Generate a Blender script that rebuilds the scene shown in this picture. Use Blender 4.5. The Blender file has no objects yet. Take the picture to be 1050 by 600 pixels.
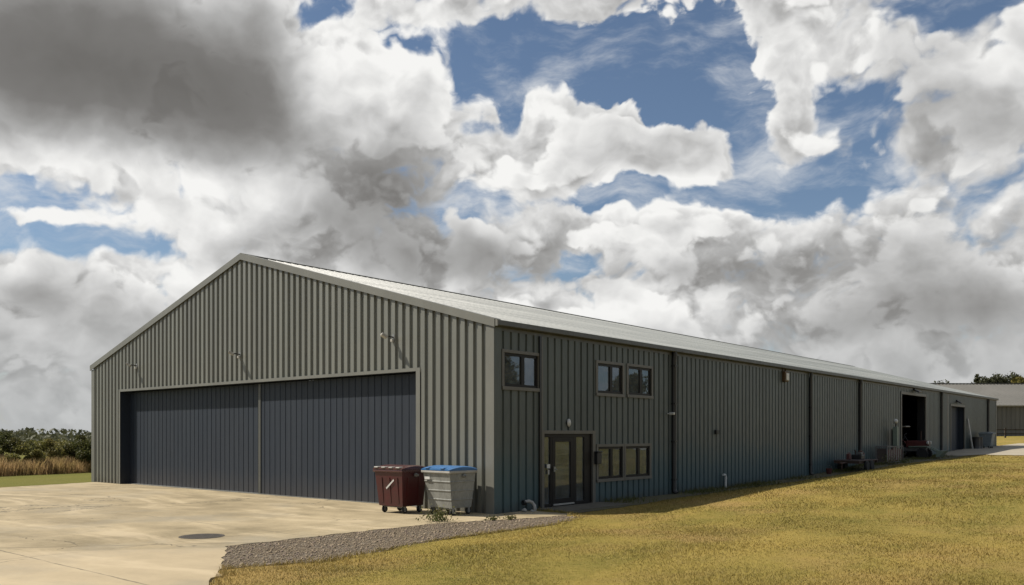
import bpy, math, random
import numpy as np
from mathutils import Vector, Matrix

random.seed(7)
RNG = np.random.default_rng(11)
S = bpy.context.scene
COL = S.collection
PI = math.pi

# ---------------------------------------------------------------- camera
HEAD = math.radians(40.09)
CAM = Vector((15.13, -17.2, 2.15))
RIGHT = Vector((math.cos(HEAD), math.sin(HEAD), 0))
FWD = Vector((-math.sin(HEAD), math.cos(HEAD), 0))
cd = bpy.data.cameras.new('camera')
cd.sensor_width = 36; cd.lens = 29.76; cd.shift_y = 0.1386
cd.clip_start = 0.1; cd.clip_end = 9000
cam = bpy.data.objects.new('camera', cd); COL.objects.link(cam)
cam.location = CAM; cam.rotation_euler = (PI/2, 0, HEAD)
S.camera = cam

# ---------------------------------------------------------------- node helpers
class G:
    def __init__(s, nt): s.nt = nt
    def n(s, t, **kw):
        x = s.nt.nodes.new(t)
        for k, v in kw.items(): setattr(x, k, v)
        return x
    def put(s, sock, v):
        if isinstance(v, bpy.types.NodeSocket): s.nt.links.new(v, sock)
        elif v is not None: sock.default_value = v
    def m(s, op, a, b=None, c=None, clamp=False):
        x = s.n('ShaderNodeMath', operation=op, use_clamp=clamp)
        s.put(x.inputs[0], a); s.put(x.inputs[1], b); s.put(x.inputs[2], c)
        return x.outputs[0]
    def v(s, op, a, b=None, c=None):
        x = s.n('ShaderNodeVectorMath', operation=op)
        s.put(x.inputs[0], a); s.put(x.inputs[1], b)
        if c is not None: s.put(x.inputs[2], c)
        return x.outputs[1] if op in ('DOT_PRODUCT', 'LENGTH') else x.outputs[0]
    def vs(s, a, k):
        x = s.n('ShaderNodeVectorMath', operation='SCALE')
        s.put(x.inputs[0], a); s.put(x.inputs[3], k); return x.outputs[0]
    def noise(s, vec, scale, detail=4, rough=0.5, col=False, lac=2.0, dist=0.0):
        x = s.n('ShaderNodeTexNoise')
        s.put(x.inputs['Vector'], vec); x.inputs['Scale'].default_value = scale
        x.inputs['Detail'].default_value = detail; x.inputs['Roughness'].default_value = rough
        x.inputs['Lacunarity'].default_value = lac; x.inputs['Distortion'].default_value = dist
        return x.outputs[1] if col else x.outputs[0]
    def voro(s, vec, scale, detail=0, rough=0.5, feature='F1', smooth=None):
        x = s.n('ShaderNodeTexVoronoi', feature=feature)
        s.put(x.inputs['Vector'], vec); x.inputs['Scale'].default_value = scale
        if 'Detail' in x.inputs: x.inputs['Detail'].default_value = detail
        if 'Roughness' in x.inputs: x.inputs['Roughness'].default_value = rough
        if smooth is not None and 'Smoothness' in x.inputs: x.inputs['Smoothness'].default_value = smooth
        return x.outputs[0]
    def rng(s, v, a, b, c=0.0, d=1.0, smooth=False):
        x = s.n('ShaderNodeMapRange')
        if smooth: x.interpolation_type = 'SMOOTHSTEP'
        s.put(x.inputs[0], v); s.put(x.inputs[1], a); s.put(x.inputs[2], b); s.put(x.inputs[3], c); s.put(x.inputs[4], d)
        return x.outputs[0]
    def mix(s, f, a, b, bt='MIX'):
        x = s.n('ShaderNodeMix', data_type='RGBA', blend_type=bt)
        s.put(x.inputs[0], f)
        for i, c in ((6, a), (7, b)):
            if isinstance(c, (tuple, list)) and len(c) == 3: c = (*c, 1)
            s.put(x.inputs[i], c)
        return x.outputs[2]
    def comb(s, r, g_, b):
        x = s.n('ShaderNodeCombineColor'); s.put(x.inputs[0], r); s.put(x.inputs[1], g_); s.put(x.inputs[2], b); return x.outputs[0]
    def xyz(s, v):
        x = s.n('ShaderNodeSeparateXYZ'); s.put(x.inputs[0], v); return x.outputs
    def bump(s, h, strength, dist):
        x = s.n('ShaderNodeBump'); x.inputs['Strength'].default_value = strength
        x.inputs['Distance'].default_value = dist; s.put(x.inputs['Height'], h); return x.outputs[0]

ALB = 0.70      # paint and ground albedos, for an exposure of half a stop over
def new_mat(name):
    m = bpy.data.materials.new(name); m.use_nodes = True
    g = G(m.node_tree); b = m.node_tree.nodes['Principled BSDF']
    return m, g, b

def pos(g, stretch=None):
    p = g.n('ShaderNodeNewGeometry').outputs['Position']
    return g.v('MULTIPLY', p, stretch) if stretch else p

def mat(name, c, rough=0.6, metal=0.0, var=0.25, scale=3.0, c2=None, bump=0.0, bscale=30, stretch=None, spec=0.5, local=True, bdist=0.01):
    """a colour broken up by two noises; c2 is the other end of the large noise (dirt, fading)"""
    m, g, b = new_mat(name)
    p = g.n('ShaderNodeTexCoord').outputs['Object'] if local else pos(g)
    if stretch: p = g.v('MULTIPLY', p, stretch)
    n1 = g.noise(p, scale, 5, 0.6)
    n2 = g.noise(p, scale*9, 3, 0.6)
    c2 = c2 or tuple(x*(1-var) for x in c)
    f = g.rng(g.m('MULTIPLY_ADD', n2, 0.35, g.m('MULTIPLY', n1, 0.65)), 0.35, 0.65)
    g.put(b.inputs['Base Color'], g.mix(1.0, g.mix(f, c, c2), (ALB, ALB, ALB), 'MULTIPLY'))
    b.inputs['Metallic'].default_value = metal
    g.put(b.inputs['Roughness'], g.rng(n2, 0.3, 0.7, max(0.02, rough-0.08), min(1, rough+0.08)))
    b.inputs['Specular IOR Level'].default_value = spec
    if bump: g.put(b.inputs['Normal'], g.bump(g.noise(p, bscale, 4, 0.6), bump, bdist))
    return m

# ---------------------------------------------------------------- mesh helpers
class MB:
    def __init__(s): s.v = []; s.f = []
    def add(s, vs, fs, M=None):
        o = len(s.v)
        s.v += [tuple(M @ Vector(v)) for v in vs] if M is not None else [tuple(v) for v in vs]
        s.f += [tuple(i+o for i in f) for f in fs]
        return s
    def box(s, x0, x1, y0, y1, z0, z1, M=None):
        v = [(x, y, z) for z in (z0, z1) for y in (y0, y1) for x in (x0, x1)]
        return s.add(v, [(0,2,3,1), (4,5,7,6), (0,1,5,4), (2,6,7,3), (0,4,6,2), (1,3,7,5)], M)
    def bbox(s, x0, x1, y0, y1, z0, z1, r=0.02, M=None):
        """box with chamfered edges"""
        r = min(r, (x1-x0)/2.01, (y1-y0)/2.01, (z1-z0)/2.01)
        import bmesh
        bm = bmesh.new(); bmesh.ops.create_cube(bm, size=1)
        for q in bm.verts: q.co = Vector(((x0+x1)/2+q.co.x*(x1-x0), (y0+y1)/2+q.co.y*(y1-y0), (z0+z1)/2+q.co.z*(z1-z0)))
        bmesh.ops.bevel(bm, geom=bm.edges[:], offset=r, segments=2, affect='EDGES', profile=0.5)
        bm.verts.index_update()
        s.add([q.co[:] for q in bm.verts], [[q.index for q in f.verts] for f in bm.faces], M)
        bm.free(); return s
    def frustum(s, b, t, z0, z1, M=None):
        """b, t = (x0,x1,y0,y1) at bottom and top"""
        v = [(b[0],b[2],z0),(b[1],b[2],z0),(b[1],b[3],z0),(b[0],b[3],z0),(t[0],t[2],z1),(t[1],t[2],z1),(t[1],t[3],z1),(t[0],t[3],z1)]
        return s.add(v, [(0,3,2,1),(4,5,6,7),(0,1,5,4),(1,2,6,5),(2,3,7,6),(3,0,4,7)], M)
    def tube(s, pts, rad, seg=10, cap=True):
        pts = [Vector(p) for p in pts]; o = len(s.v); n = len(pts)
        rs = rad if isinstance(rad, (list, tuple)) else [rad]*n
        for i, p in enumerate(pts):
            d = (pts[min(i+1, n-1)]-pts[max(i-1, 0)]).normalized()
            a = d.cross(Vector((0, 0, 1)) if abs(d.z) < 0.9 else Vector((1, 0, 0))).normalized(); b = d.cross(a)
            for k in range(seg):
                t = 2*PI*k/seg; s.v.append(tuple(p+(a*math.cos(t)+b*math.sin(t))*rs[i]))
        for i in range(n-1):
            for k in range(seg):
                q = (k+1) % seg
                s.f.append((o+i*seg+k, o+i*seg+q, o+(i+1)*seg+q, o+(i+1)*seg+k))
        if cap:
            s.f.append(tuple(o+k for k in range(seg))[::-1]); s.f.append(tuple(o+(n-1)*seg+k for k in range(seg)))
        return s
    def lathe(s, prof, axis='z', c=(0, 0, 0), seg=20):
        """prof = [(radius, height)...] round an axis through c"""
        o = len(s.v); n = len(prof); c = Vector(c)
        for r, h in prof:
            for k in range(seg):
                t = 2*PI*k/seg; a, b = r*math.cos(t), r*math.sin(t)
                p = {'z': (a, b, h), 'y': (a, h, b), 'x': (h, a, b)}[axis]
                s.v.append(tuple(c+Vector(p)))
        for i in range(n-1):
            for k in range(seg):
                q = (k+1) % seg
                s.f.append((o+i*seg+k, o+i*seg+q, o+(i+1)*seg+q, o+(i+1)*seg+k))
        s.f.append(tuple(o+k for k in range(seg))[::-1]); s.f.append(tuple(o+(n-1)*seg+k for k in range(seg)))
        return s
    def blob(s, c, r, sc=(1, 1, 1), sub=1, jit=0.0):
        import bmesh
        bm = bmesh.new(); bmesh.ops.create_icosphere(bm, subdivisions=sub, radius=1)
        bm.verts.index_update(); c = Vector(c)
        vs = []
        for q in bm.verts:
            k = r*(1+random.uniform(-jit, jit)); vs.append(c+Vector((q.co.x*sc[0], q.co.y*sc[1], q.co.z*sc[2]))*k)
        s.add(vs, [[q.index for q in f.verts] for f in bm.faces]); bm.free(); return s
    def build(s, name, m, parent=None, smooth=False, fixn=True):
        me = bpy.data.meshes.new(name); me.from_pydata(s.v, [], s.f); me.validate()
        if fixn:
            import bmesh
            bm = bmesh.new(); bm.from_mesh(me); bmesh.ops.recalc_face_normals(bm, faces=bm.faces); bm.to_mesh(me); bm.free()
        if smooth: me.polygons.foreach_set('use_smooth', [True]*len(me.polygons))
        me.materials.append(m)
        o = bpy.data.objects.new(name, me); COL.objects.link(o)
        if parent: o.parent = parent
        if smooth == 'angle':
            try: me.set_sharp_from_angle(angle=math.radians(35))
            except Exception: pass
        return o

def np_mesh(name, V, F, m, parent=None, smooth=False):
    """V (n,3) and F (k,3 or 4) arrays"""
    me = bpy.data.meshes.new(name); k = F.shape[1]
    me.vertices.add(len(V)); me.vertices.foreach_set('co', np.ascontiguousarray(V, np.float32).ravel())
    me.loops.add(F.size); me.loops.foreach_set('vertex_index', np.ascontiguousarray(F, np.int32).ravel())
    me.polygons.add(len(F)); me.polygons.foreach_set('loop_start', np.arange(0, F.size, k, dtype=np.int32))
    me.polygons.foreach_set('loop_total', np.full(len(F), k, np.int32))
    if smooth: me.polygons.foreach_set('use_smooth', np.ones(len(F), bool))
    me.update(calc_edges=True); me.validate(); me.materials.append(m)
    o = bpy.data.objects.new(name, me); COL.objects.link(o)
    if parent: o.parent = parent
    return o

def tag(o, label=None, cat=None, group=None, kind=None):
    for k, v in (('label', label), ('category', cat), ('group', group), ('kind', kind)):
        if v: o[k] = v
    return o

def empty(name, loc, label, cat, rz=0, group=None):
    o = bpy.data.objects.new(name, None); COL.objects.link(o)
    o.location = loc; o.rotation_euler = (0, 0, rz); o.empty_display_size = 0.2
    return tag(o, label, cat, group)

def copy_tree(o, loc, rz=None, label=None, scale=None):
    def rec(q, p):
        c = q.copy(); COL.objects.link(c)
        if p: c.parent = p
        for ch in q.children: rec(ch, c)
        return c
    c = rec(o, None); c.location = loc
    if rz is not None: c.rotation_euler = (0, 0, rz)
    if scale: c.scale = scale
    if label: c['label'] = label
    return c

# ---------------------------------------------------------------- world: sky with broken cumulus
LIGHT = Vector((0.70, 0.50, -1.0)).normalized()      # the way sunlight travels
TO_SUN = -LIGHT
W = bpy.data.worlds.new('World'); S.world = W; W.use_nodes = True
g = G(W.node_tree); bg = W.node_tree.nodes['Background']
sky = g.n('ShaderNodeTexSky', sky_type='NISHITA', sun_disc=False)
sky.sun_elevation = math.asin(TO_SUN.z); sky.sun_rotation = math.atan2(TO_SUN.x, TO_SUN.y)
sky.altitude = 60; sky.air_density = 1.0; sky.dust_density = 0.4; sky.ozone_density = 2.0
D = g.v('NORMALIZE', g.n('ShaderNodeTexCoord').outputs['Generated'])
def blobs(vec, lst, start):
    acc = start
    for az, el, ra, re, w in lst:
        a, e = math.radians(az), math.radians(el)
        c = (math.cos(e)*math.sin(a), math.cos(e)*math.cos(a), math.sin(e))
        s = (1/math.radians(ra), 1/math.radians(ra), 1/math.radians(re))
        q = g.v('MULTIPLY_ADD', vec, s, tuple(-c[i]*s[i] for i in range(3)))
        d2 = g.v('DOT_PRODUCT', q, q)
        acc = g.m('MULTIPLY_ADD', g.m('POWER', 0.3679, d2), w, acc)
    return acc
HOLES = [(-70.53, 14.35, 2.54, 1.1, -1.2), (-66.81, 11.6, 3.81, 0.75, -1.2), (-52.44, 25.9, 1.51, 0.93, -0.9), (-31.57, 22.61, 6.63, 2.77, -1.45), (-38.44, 24.81, 2.99, 0.72, -1.1), (-46.66, 24.35, 3.58, 0.78, -0.9), (-41.41, 22.72, 3.04, 2.07, -1.15), (-27.11, 23.4, 2.36, 2.95, -1.0), (-24.02, 19.54, 1.55, 2.63, -1.2), (-28.69, 15.5, 8.11, 0.94, -1.2), (-21.62, 16.06, 3.73, 1.68, -1.1), (-18.3, 19.74, 1.96, 1.27, -1.3), (-12.17, 23.81, 2.88, 0.96, -1.3), (-34.37, 15.41, 3.17, 1.01, -1.0), (-35.68, 11.52, 1.68, 0.97, -1.2), (-39.89, 20.84, 1.23, 0.99, -0.7), (-43.06, 19.66, 1.49, 0.62, -0.6), (-10.9, 24.13, 3.16, 0.53, -0.5)]
PUFFS = [(-64.01, 21.47, 9.27, 4.38, 0.95), (-60.33, 19.38, 3.51, 2.34, 0.5), (-52.75, 13.62, 8.14, 3.76, 0.25), (-18.99, 8.29, 13.41, 3.66, 0.35), (-67.23, 7.33, 8.74, 2.91, 0.2), (-11.91, 18.81, 3.3, 3.3, 0.3), (-48.28, 20.94, 3.05, 2.44, 0.2), (-38.31, 21.35, 1.47, 1.84, 1.1), (-35.81, 20.21, 2.72, 1.48, 0.9), (-32.54, 18.77, 3.22, 1.24, 1.2), (-27.93, 18.17, 2.33, 1.1, 1.35), (-41.74, 17.6, 2.52, 2.14, 0.6), (-37.78, 16.69, 2.27, 1.26, 0.7), (-46.99, 22.13, 3.04, 2.43, 0.6), (-24.94, 23.2, 1.76, 2.34, 0.3), (-31.25, 14.09, 3.16, 2.28, 0.5), (-28.69, 15.2, 2.5, 1.87, 0.5), (-20.14, 18.86, 1.17, 0.82, 0.4)]
DARK = [(-48.28, 16.54, 5.01, 2.76, -0.18), (-46.34, 11.87, 7.71, 1.67, -0.1), (-64.83, 21.35, 10.33, 3.69, -0.72), (-69.28, 22.19, 5.87, 3.74, -0.22), (-58.56, 20.13, 4.47, 3.06, -0.36), (-56.77, 24.11, 2.65, 2.89, -0.12), (-48.93, 16.52, 3.88, 2.25, -0.36), (-52.12, 13.65, 6.9, 2.01, -0.26), (-43.72, 11.53, 7.1, 1.68, -0.3), (-37.78, 10.79, 2.98, 1.3, -0.15), (-69.79, 9.13, 4.53, 1.7, -0.22), (-66.18, 6.81, 7.06, 1.77, -0.18), (-68.27, 3.23, 9.29, 2.09, -0.16), (-12.17, 18.33, 3.32, 2.33, -0.24), (-15.62, 22.01, 3.34, 2.79, -0.1), (-23.11, 10.64, 4.96, 1.37, -0.34), (-28.69, 10.27, 4.46, 1.15, -0.16), (-15.08, 10.67, 4.7, 2.35, -0.22), (-16.72, 7.26, 7.21, 1.56, -0.3), (-10.9, 7.19, 4.57, 2.29, -0.22), (-13.47, 4.15, 9.42, 1.29, -0.2), (-20.14, 6.21, 6.17, 0.99, -0.12), (-31.25, 17.83, 3.73, 0.62, -0.1)]
LIGHT_ = [(-52.44, 22.63, 2.14, 3.57, 0.3), (-48.61, 21.77, 3.64, 3.03, 0.26), (-46.34, 23.82, 2.4, 1.44, 0.18), (-61.19, 15.36, 6.53, 1.19, 0.24), (-69.28, 16.02, 2.77, 1.0, 0.22), (-65.64, 13.08, 6.96, 0.81, 0.22), (-41.74, 17.0, 2.78, 2.52, 0.24), (-37.78, 22.26, 1.83, 2.2, 0.22), (-28.69, 15.8, 3.11, 1.25, 0.26), (-32.54, 14.75, 2.53, 2.15, 0.22), (-23.11, 14.25, 3.06, 1.35, 0.16), (-21.32, 22.81, 4.03, 2.3, 0.14), (-10.39, 20.6, 2.15, 1.61, 0.16), (-19.56, 15.41, 4.77, 1.31, 0.1), (-32.54, 8.16, 5.18, 1.55, 0.18), (-57.67, 14.8, 3.65, 1.22, 0.1), (-68.27, 10.11, 5.16, 0.92, 0.12), (-61.77, 9.45, 3.63, 1.82, 0.12)]
# domain warp, then layered detail
wv = g.vs(g.v('SUBTRACT', g.noise(D, 8.0, 3, 0.55, col=True), (0.5, 0.5, 0.5)), 0.055)
Dw = g.v('ADD', D, wv)
wv2 = g.vs(g.v('SUBTRACT', g.noise(D, 30.0, 3, 0.6, col=True), (0.5, 0.5, 0.5)), 0.010)
Df = g.v('ADD', Dw, wv2)
ST = (1.0, 1.0, 1.3)
def soft_abs(n_, e_):
    q_ = g.m('SUBTRACT', n_, 0.5)
    return g.m('SQRT', g.m('MULTIPLY_ADD', q_, q_, e_))
def puffy(vec, det=5, off=(0, 0, 0), k=1.0):
    """fractal heights with rounded lobes and sharp creases"""
    st = g.v('MULTIPLY_ADD', vec, tuple(q*k for q in ST), off)
    a = g.noise(st, 7.0, det, 0.58)
    b1 = soft_abs(g.noise(st, 15.0, 1, 0.5), 0.0022)
    b2 = soft_abs(g.noise(st, 37.0, 2, 0.5), 0.0009)
    return g.m('MULTIPLY_ADD', b2, 0.45, g.m('MULTIPLY_ADD', b1, 0.85, g.m('MULTIPLY', a, 0.95)))
up_left = (-RIGHT*0.5+Vector((0, 0, 0.86))).normalized()
cov = g.m('MAXIMUM', g.m('MINIMUM', blobs(Df, PUFFS, blobs(Df, HOLES, 0.98)), 1.5), -0.22)
front_ = g.v('DOT_PRODUCT', D, tuple((FWD*math.cos(math.radians(12))+Vector((0, 0, math.sin(math.radians(12))))).normalized()))
cov = g.m('ADD', cov, g.rng(front_, 0.62, 0.84, -0.55, 0.0, smooth=True))
lumL = blobs(Dw, LIGHT_, blobs(Dw, DARK, 0.63))
def layer(off, k, bias, gain, lo, hi, th):
    h0 = puffy(Df, 7, off, k)
    h1 = puffy(g.v('ADD', Df, tuple(up_left*0.016/k)), 7, off, k)
    rel = g.m('SUBTRACT', h0, h1)
    c = g.m('MULTIPLY_ADD', g.m('SUBTRACT', h0, 0.635), gain, g.m('ADD', cov, bias))
    return g.rng(c, lo, hi, smooth=True), g.rng(c, lo, 0.5+th, smooth=True), rel, h0
soft = g.rng(g.noise(D, 4.0, 2, 0.5), 0.35, 0.65, 0.46, 1.05)
aA, tA, rA, hA = layer((0, 0, 0), 1.05, 0.0, 3.6, 0.20, soft, 0.75)
aB, tB, rB, hB = layer((3.1, 1.7, 0.4), 0.72, -0.62, 3.4, 0.10, 0.36, 0.75)
fine = g.m('MULTIPLY', g.m('SUBTRACT', g.noise(Df, 20, 6, 0.62), 0.5), g.rng(lumL, 0.1, 0.6, 0.3, 1.0))
def shade(base, rel, thick, kr, edge):
    l = g.m('MULTIPLY_ADD', g.m('MULTIPLY', rel, g.rng(base, 0.1, 0.6, 0.22, 1.0)), kr, base)
    l = g.m('MULTIPLY_ADD', fine, 0.15, l)
    return g.m('MULTIPLY_ADD', g.m('SUBTRACT', 1.0, thick), edge, l)
lA = shade(lumL, rA, tA, 1.35, 0.26)
lB = shade(lumL, rB, tB, 1.2, 0.26)
ramp_stops = ((0.0, (0.155, 0.149, 0.141)), (0.30, (0.20, 0.194, 0.186)), (0.45, (0.28, 0.275, 0.267)), (0.62, (0.43, 0.428, 0.422)), (0.80, (0.67, 0.668, 0.66)), (1.0, (0.93, 0.925, 0.905)))
def ramped(l):
    r = g.n('ShaderNodeValToRGB'); e = r.color_ramp.elements
    e[0].position = 0; e[0].color = (*ramp_stops[0][1], 1); e[1].position = 1; e[1].color = (*ramp_stops[-1][1], 1)
    for p_, c_ in ramp_stops[1:-1]: e.new(p_).color = (*c_, 1)
    g.put(r.inputs[0], g.rng(l, -0.25, 1.02)); return g.mix(1.0, r.outputs[0], (10, 10, 10), 'MULTIPLY')
# thin high veil in the gaps
veil = g.noise(g.v('MULTIPLY', Dw, (1, 1, 3.2)), 5.0, 6, 0.62)
veil = g.rng(veil, 0.46, 0.74, 0.0, 0.85, smooth=True)
blue = g.mix(1.0, sky.outputs[0], (0.92, 0.90, 0.88), 'MULTIPLY')
skyc = g.mix(veil, blue, (7.2, 7.4, 7.6))
skyc = g.mix(aA, skyc, ramped(lA))
skyc = g.mix(aB, skyc, ramped(lB))
# pale low air above the horizon
Dz = g.xyz(D)[2]
skyc = g.mix(g.rng(Dz, 0.0, 0.14, 0.75, 0.0), skyc, (4.2, 4.35, 4.4))
g.put(bg.inputs['Color'], skyc)

bg.inputs['Strength'].default_value = 0.07

sun = bpy.data.lights.new('sun', 'SUN'); sun.energy = 5.0; sun.angle = math.radians(0.5); sun.color = (1.0, 0.92, 0.80)
so = bpy.data.objects.new('sun', sun); COL.objects.link(so); so.rotation_euler = LIGHT.to_track_quat('-Z', 'Y').to_euler()
so.location = (0, 0, 40)

# ---------------------------------------------------------------- materials
def cladding_mat(name, base, base2, low=None, metal=0.0, rough=0.45, spec=0.5):
    m, g, b = new_mat(name)
    p = pos(g)
    st = g.noise(g.v('MULTIPLY', p, (2.2, 2.2, 0.18)), 1.3, 5, 0.65)       # run-off streaks
    bl = g.noise(p, 0.45, 4, 0.55)
    fine = g.noise(g.v('MULTIPLY', p, (9, 9, 1.4)), 2.0, 3, 0.6)
    f = g.rng(g.m('ADD', g.m('MULTIPLY', st, 0.5), g.m('ADD', g.m('MULTIPLY', bl, 0.3), g.m('MULTIPLY', fine, 0.2))), 0.36, 0.64)
    c = g.mix(f, base, base2)
    x, y, z = g.xyz(p)
    wn = g.n('ShaderNodeTexWhiteNoise', noise_dimensions='1D'); g.put(wn.inputs['W'], g.m('FLOOR', g.m('DIVIDE', g.m('ADD', x, y), 0.9555)))
    tone = g.rng(wn.outputs[0], 0, 1, 0.90, 1.08); c = g.mix(1.0, c, g.comb(tone, tone, tone), 'MULTIPLY')
    if low:                                                                # bluer towards the bottom, fading out upwards
        e = g.m('ADD', z, g.m('MULTIPLY', g.m('SUBTRACT', g.noise(p, 0.5, 4, 0.6), 0.5), 1.6))
        c = g.mix(g.rng(e, 0.8, 2.2, 0.75, 0.0, smooth=True), c, low)
    splash = g.rng(g.m('ADD', z, g.m('MULTIPLY', g.noise(p, 2.2, 4, 0.7), 0.8)), 0.35, 0.75, 0.5, 0.0)
    c = g.mix(splash, c, (0.075, 0.062, 0.045))
    c = g.mix(1.0, c, (ALB, ALB, ALB), 'MULTIPLY')
    g.put(b.inputs['Base Color'], c)
    b.inputs['Metallic'].default_value = metal
    b.inputs['Specular IOR Level'].default_value = spec
    g.put(b.inputs['Roughness'], g.rng(fine, 0.3, 0.7, rough-0.07, rough+0.1))
    g.put(b.inputs['Normal'], g.bump(g.noise(g.v('MULTIPLY', p, (1, 1, 0.35)), 3.0, 2, 0.5), 0.25, 0.012))
    return m

M = {}
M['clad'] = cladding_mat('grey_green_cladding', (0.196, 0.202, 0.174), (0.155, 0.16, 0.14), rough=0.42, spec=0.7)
M['clad_shaded'] = cladding_mat('grey_green_shaded_cladding', (0.118, 0.138, 0.130), (0.092, 0.107, 0.102), low=(0.055, 0.112, 0.13), rough=0.42, spec=0.35)  # same paint as the front, darkened to hold the side wall's shade
M['trim'] = mat('grey_trim', (0.205, 0.207, 0.183), 0.42, var=0.22, scale=0.9, stretch=(1, 1, 0.5))
M['frame_trim'] = mat('window_trim', (0.15, 0.142, 0.122), 0.45, var=0.2, scale=1.5)
M['roof'] = mat('roof_sheet', (0.33, 0.352, 0.345), 0.5, metal=0.0, scale=0.55, c2=(0.12, 0.14, 0.142), stretch=(1.9, 0.10, 0.3), spec=0.6)
M['gutter'] = mat('gutter_metal', (0.10, 0.103, 0.092), 0.45, var=0.3, scale=1.2)
M['pipe_black'] = mat('black_plastic_pipe', (0.012, 0.012, 0.013), 0.4, var=0.3)
M['leaf_door'] = None
M['black_frame'] = mat('dark_brown_frame', (0.010, 0.008, 0.007), 0.45, var=0.3, spec=0.25)
M['dark_room'] = mat('unlit_plaster', (0.05, 0.047, 0.042), 0.9, var=0.3, scale=0.6)
M['floor_in'] = mat('hangar_floor', (0.12, 0.115, 0.105), 0.8, var=0.3, scale=0.8)
M['white'] = mat('white_plastic', (0.72, 0.72, 0.69), 0.4, var=0.15, scale=6)
M['off_white'] = mat('weathered_white', (0.5, 0.49, 0.45), 0.55, var=0.35, scale=5)
M['black'] = mat('black_plastic', (0.015, 0.015, 0.016), 0.45, var=0.3, scale=8)
M['rubber'] = mat('black_rubber', (0.02, 0.02, 0.02), 0.8, var=0.3, scale=10)
M['steel'] = mat('galvanised_steel', (0.36, 0.37, 0.36), 0.45, metal=0.6, var=0.3, scale=5)
M['rust'] = mat('rusty_steel', (0.10, 0.045, 0.025), 0.8, c2=(0.05, 0.035, 0.03), scale=4)
M['lens'] = mat('frosted_lens', (0.75, 0.73, 0.66), 0.3, var=0.1)
M['dull_steel'] = mat('weathered_steel', (0.16, 0.155, 0.15), 0.6, var=0.4, scale=5)
M['dull_red'] = mat('dirty_red_board', (0.14, 0.028, 0.024), 0.6, c2=(0.06, 0.025, 0.02), scale=5)
M['dull_white'] = mat('dirty_white_board', (0.30, 0.28, 0.25), 0.6, c2=(0.15, 0.13, 0.11), scale=5)
M['wood'] = mat('weathered_timber', (0.13, 0.095, 0.085), 0.8, c2=(0.065, 0.05, 0.045), scale=3, stretch=(1, 6, 6))
M['fence_wood'] = mat('dark_fence_timber', (0.06, 0.045, 0.035), 0.85, var=0.4, scale=3)
M['maroon'] = mat('maroon_bin_plastic', (0.085, 0.008, 0.011), 0.38, c2=(0.05, 0.016, 0.015), scale=2.5, bump=0.15, bscale=14)
M['maroon_lid'] = mat('maroon_lid', (0.07, 0.022, 0.022), 0.28, c2=(0.10, 0.045, 0.04), scale=5)
M['bin_grey'] = mat('galvanised_bin', (0.36, 0.37, 0.345), 0.5, metal=0.0, c2=(0.19, 0.195, 0.18), scale=3, stretch=(1, 1, 0.4), bump=0.12, bscale=9)
M['bin_slate'] = mat('slate_bin', (0.22, 0.26, 0.28), 0.5, c2=(0.16, 0.19, 0.20), scale=4)
M['blue_lid'] = mat('blue_lid', (0.03, 0.135, 0.36), 0.4, c2=(0.05, 0.18, 0.40), scale=4)
M['red'] = mat('faded_red_paint', (0.15, 0.026, 0.02), 0.45, c2=(0.08, 0.02, 0.018), scale=4)
M['tractor_grey'] = mat('worn_grey_paint', (0.17, 0.17, 0.16), 0.5, var=0.4, scale=5)
M['sage'] = mat('pale_green_paint', (0.24, 0.30, 0.24), 0.5, var=0.3, scale=5)
M['iron'] = mat('cast_iron_cover', (0.04, 0.033, 0.027), 0.75, c2=(0.06, 0.05, 0.04), scale=6, bump=0.3, bscale=40)
M['amber'] = mat('amber_housing', (0.13, 0.07, 0.02), 0.5, var=0.3, scale=8)
M['barn_wall'] = mat('barn_sheeting', (0.15, 0.153, 0.145), 0.6, c2=(0.11, 0.113, 0.108), scale=0.5, stretch=(2, 2, 0.2))
M['barn_roof'] = mat('barn_fibre_cement', (0.165, 0.16, 0.145), 0.7, c2=(0.125, 0.122, 0.11), scale=0.3)

def door_mat():
    m, g, b = new_mat('dark_blue_grey_door')
    p = pos(g); x, y, z = g.xyz(p)
    st = g.noise(g.v('MULTIPLY', p, (5, 5, 0.25)), 1.5, 5, 0.65)
    bl = g.noise(p, 0.35, 4, 0.6)
    c = g.mix(g.rng(st, 0.35, 0.68), (0.0135, 0.0205, 0.034), (0.023, 0.0315, 0.046))
    c = g.mix(g.rng(bl, 0.4, 0.7, 0.0, 0.5), c, (0.017, 0.028, 0.046))
    dust = g.rng(g.m('ADD', z, g.m('MULTIPLY', g.noise(g.v('MULTIPLY', p, (3, 3, 0.6)), 1.5, 4, 0.7), 0.9)), 0.4, 1.3, 0.22, 0.0)
    c = g.mix(dust, c, (0.12, 0.10, 0.075))
    c = g.mix(1.0, c, (ALB, ALB, ALB), 'MULTIPLY')
    g.put(b.inputs['Base Color'], c); b.inputs['Roughness'].default_value = 0.55
    b.inputs['Specular IOR Level'].default_value = 0.35
    return m
M['leaf_door'] = door_mat()

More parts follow.
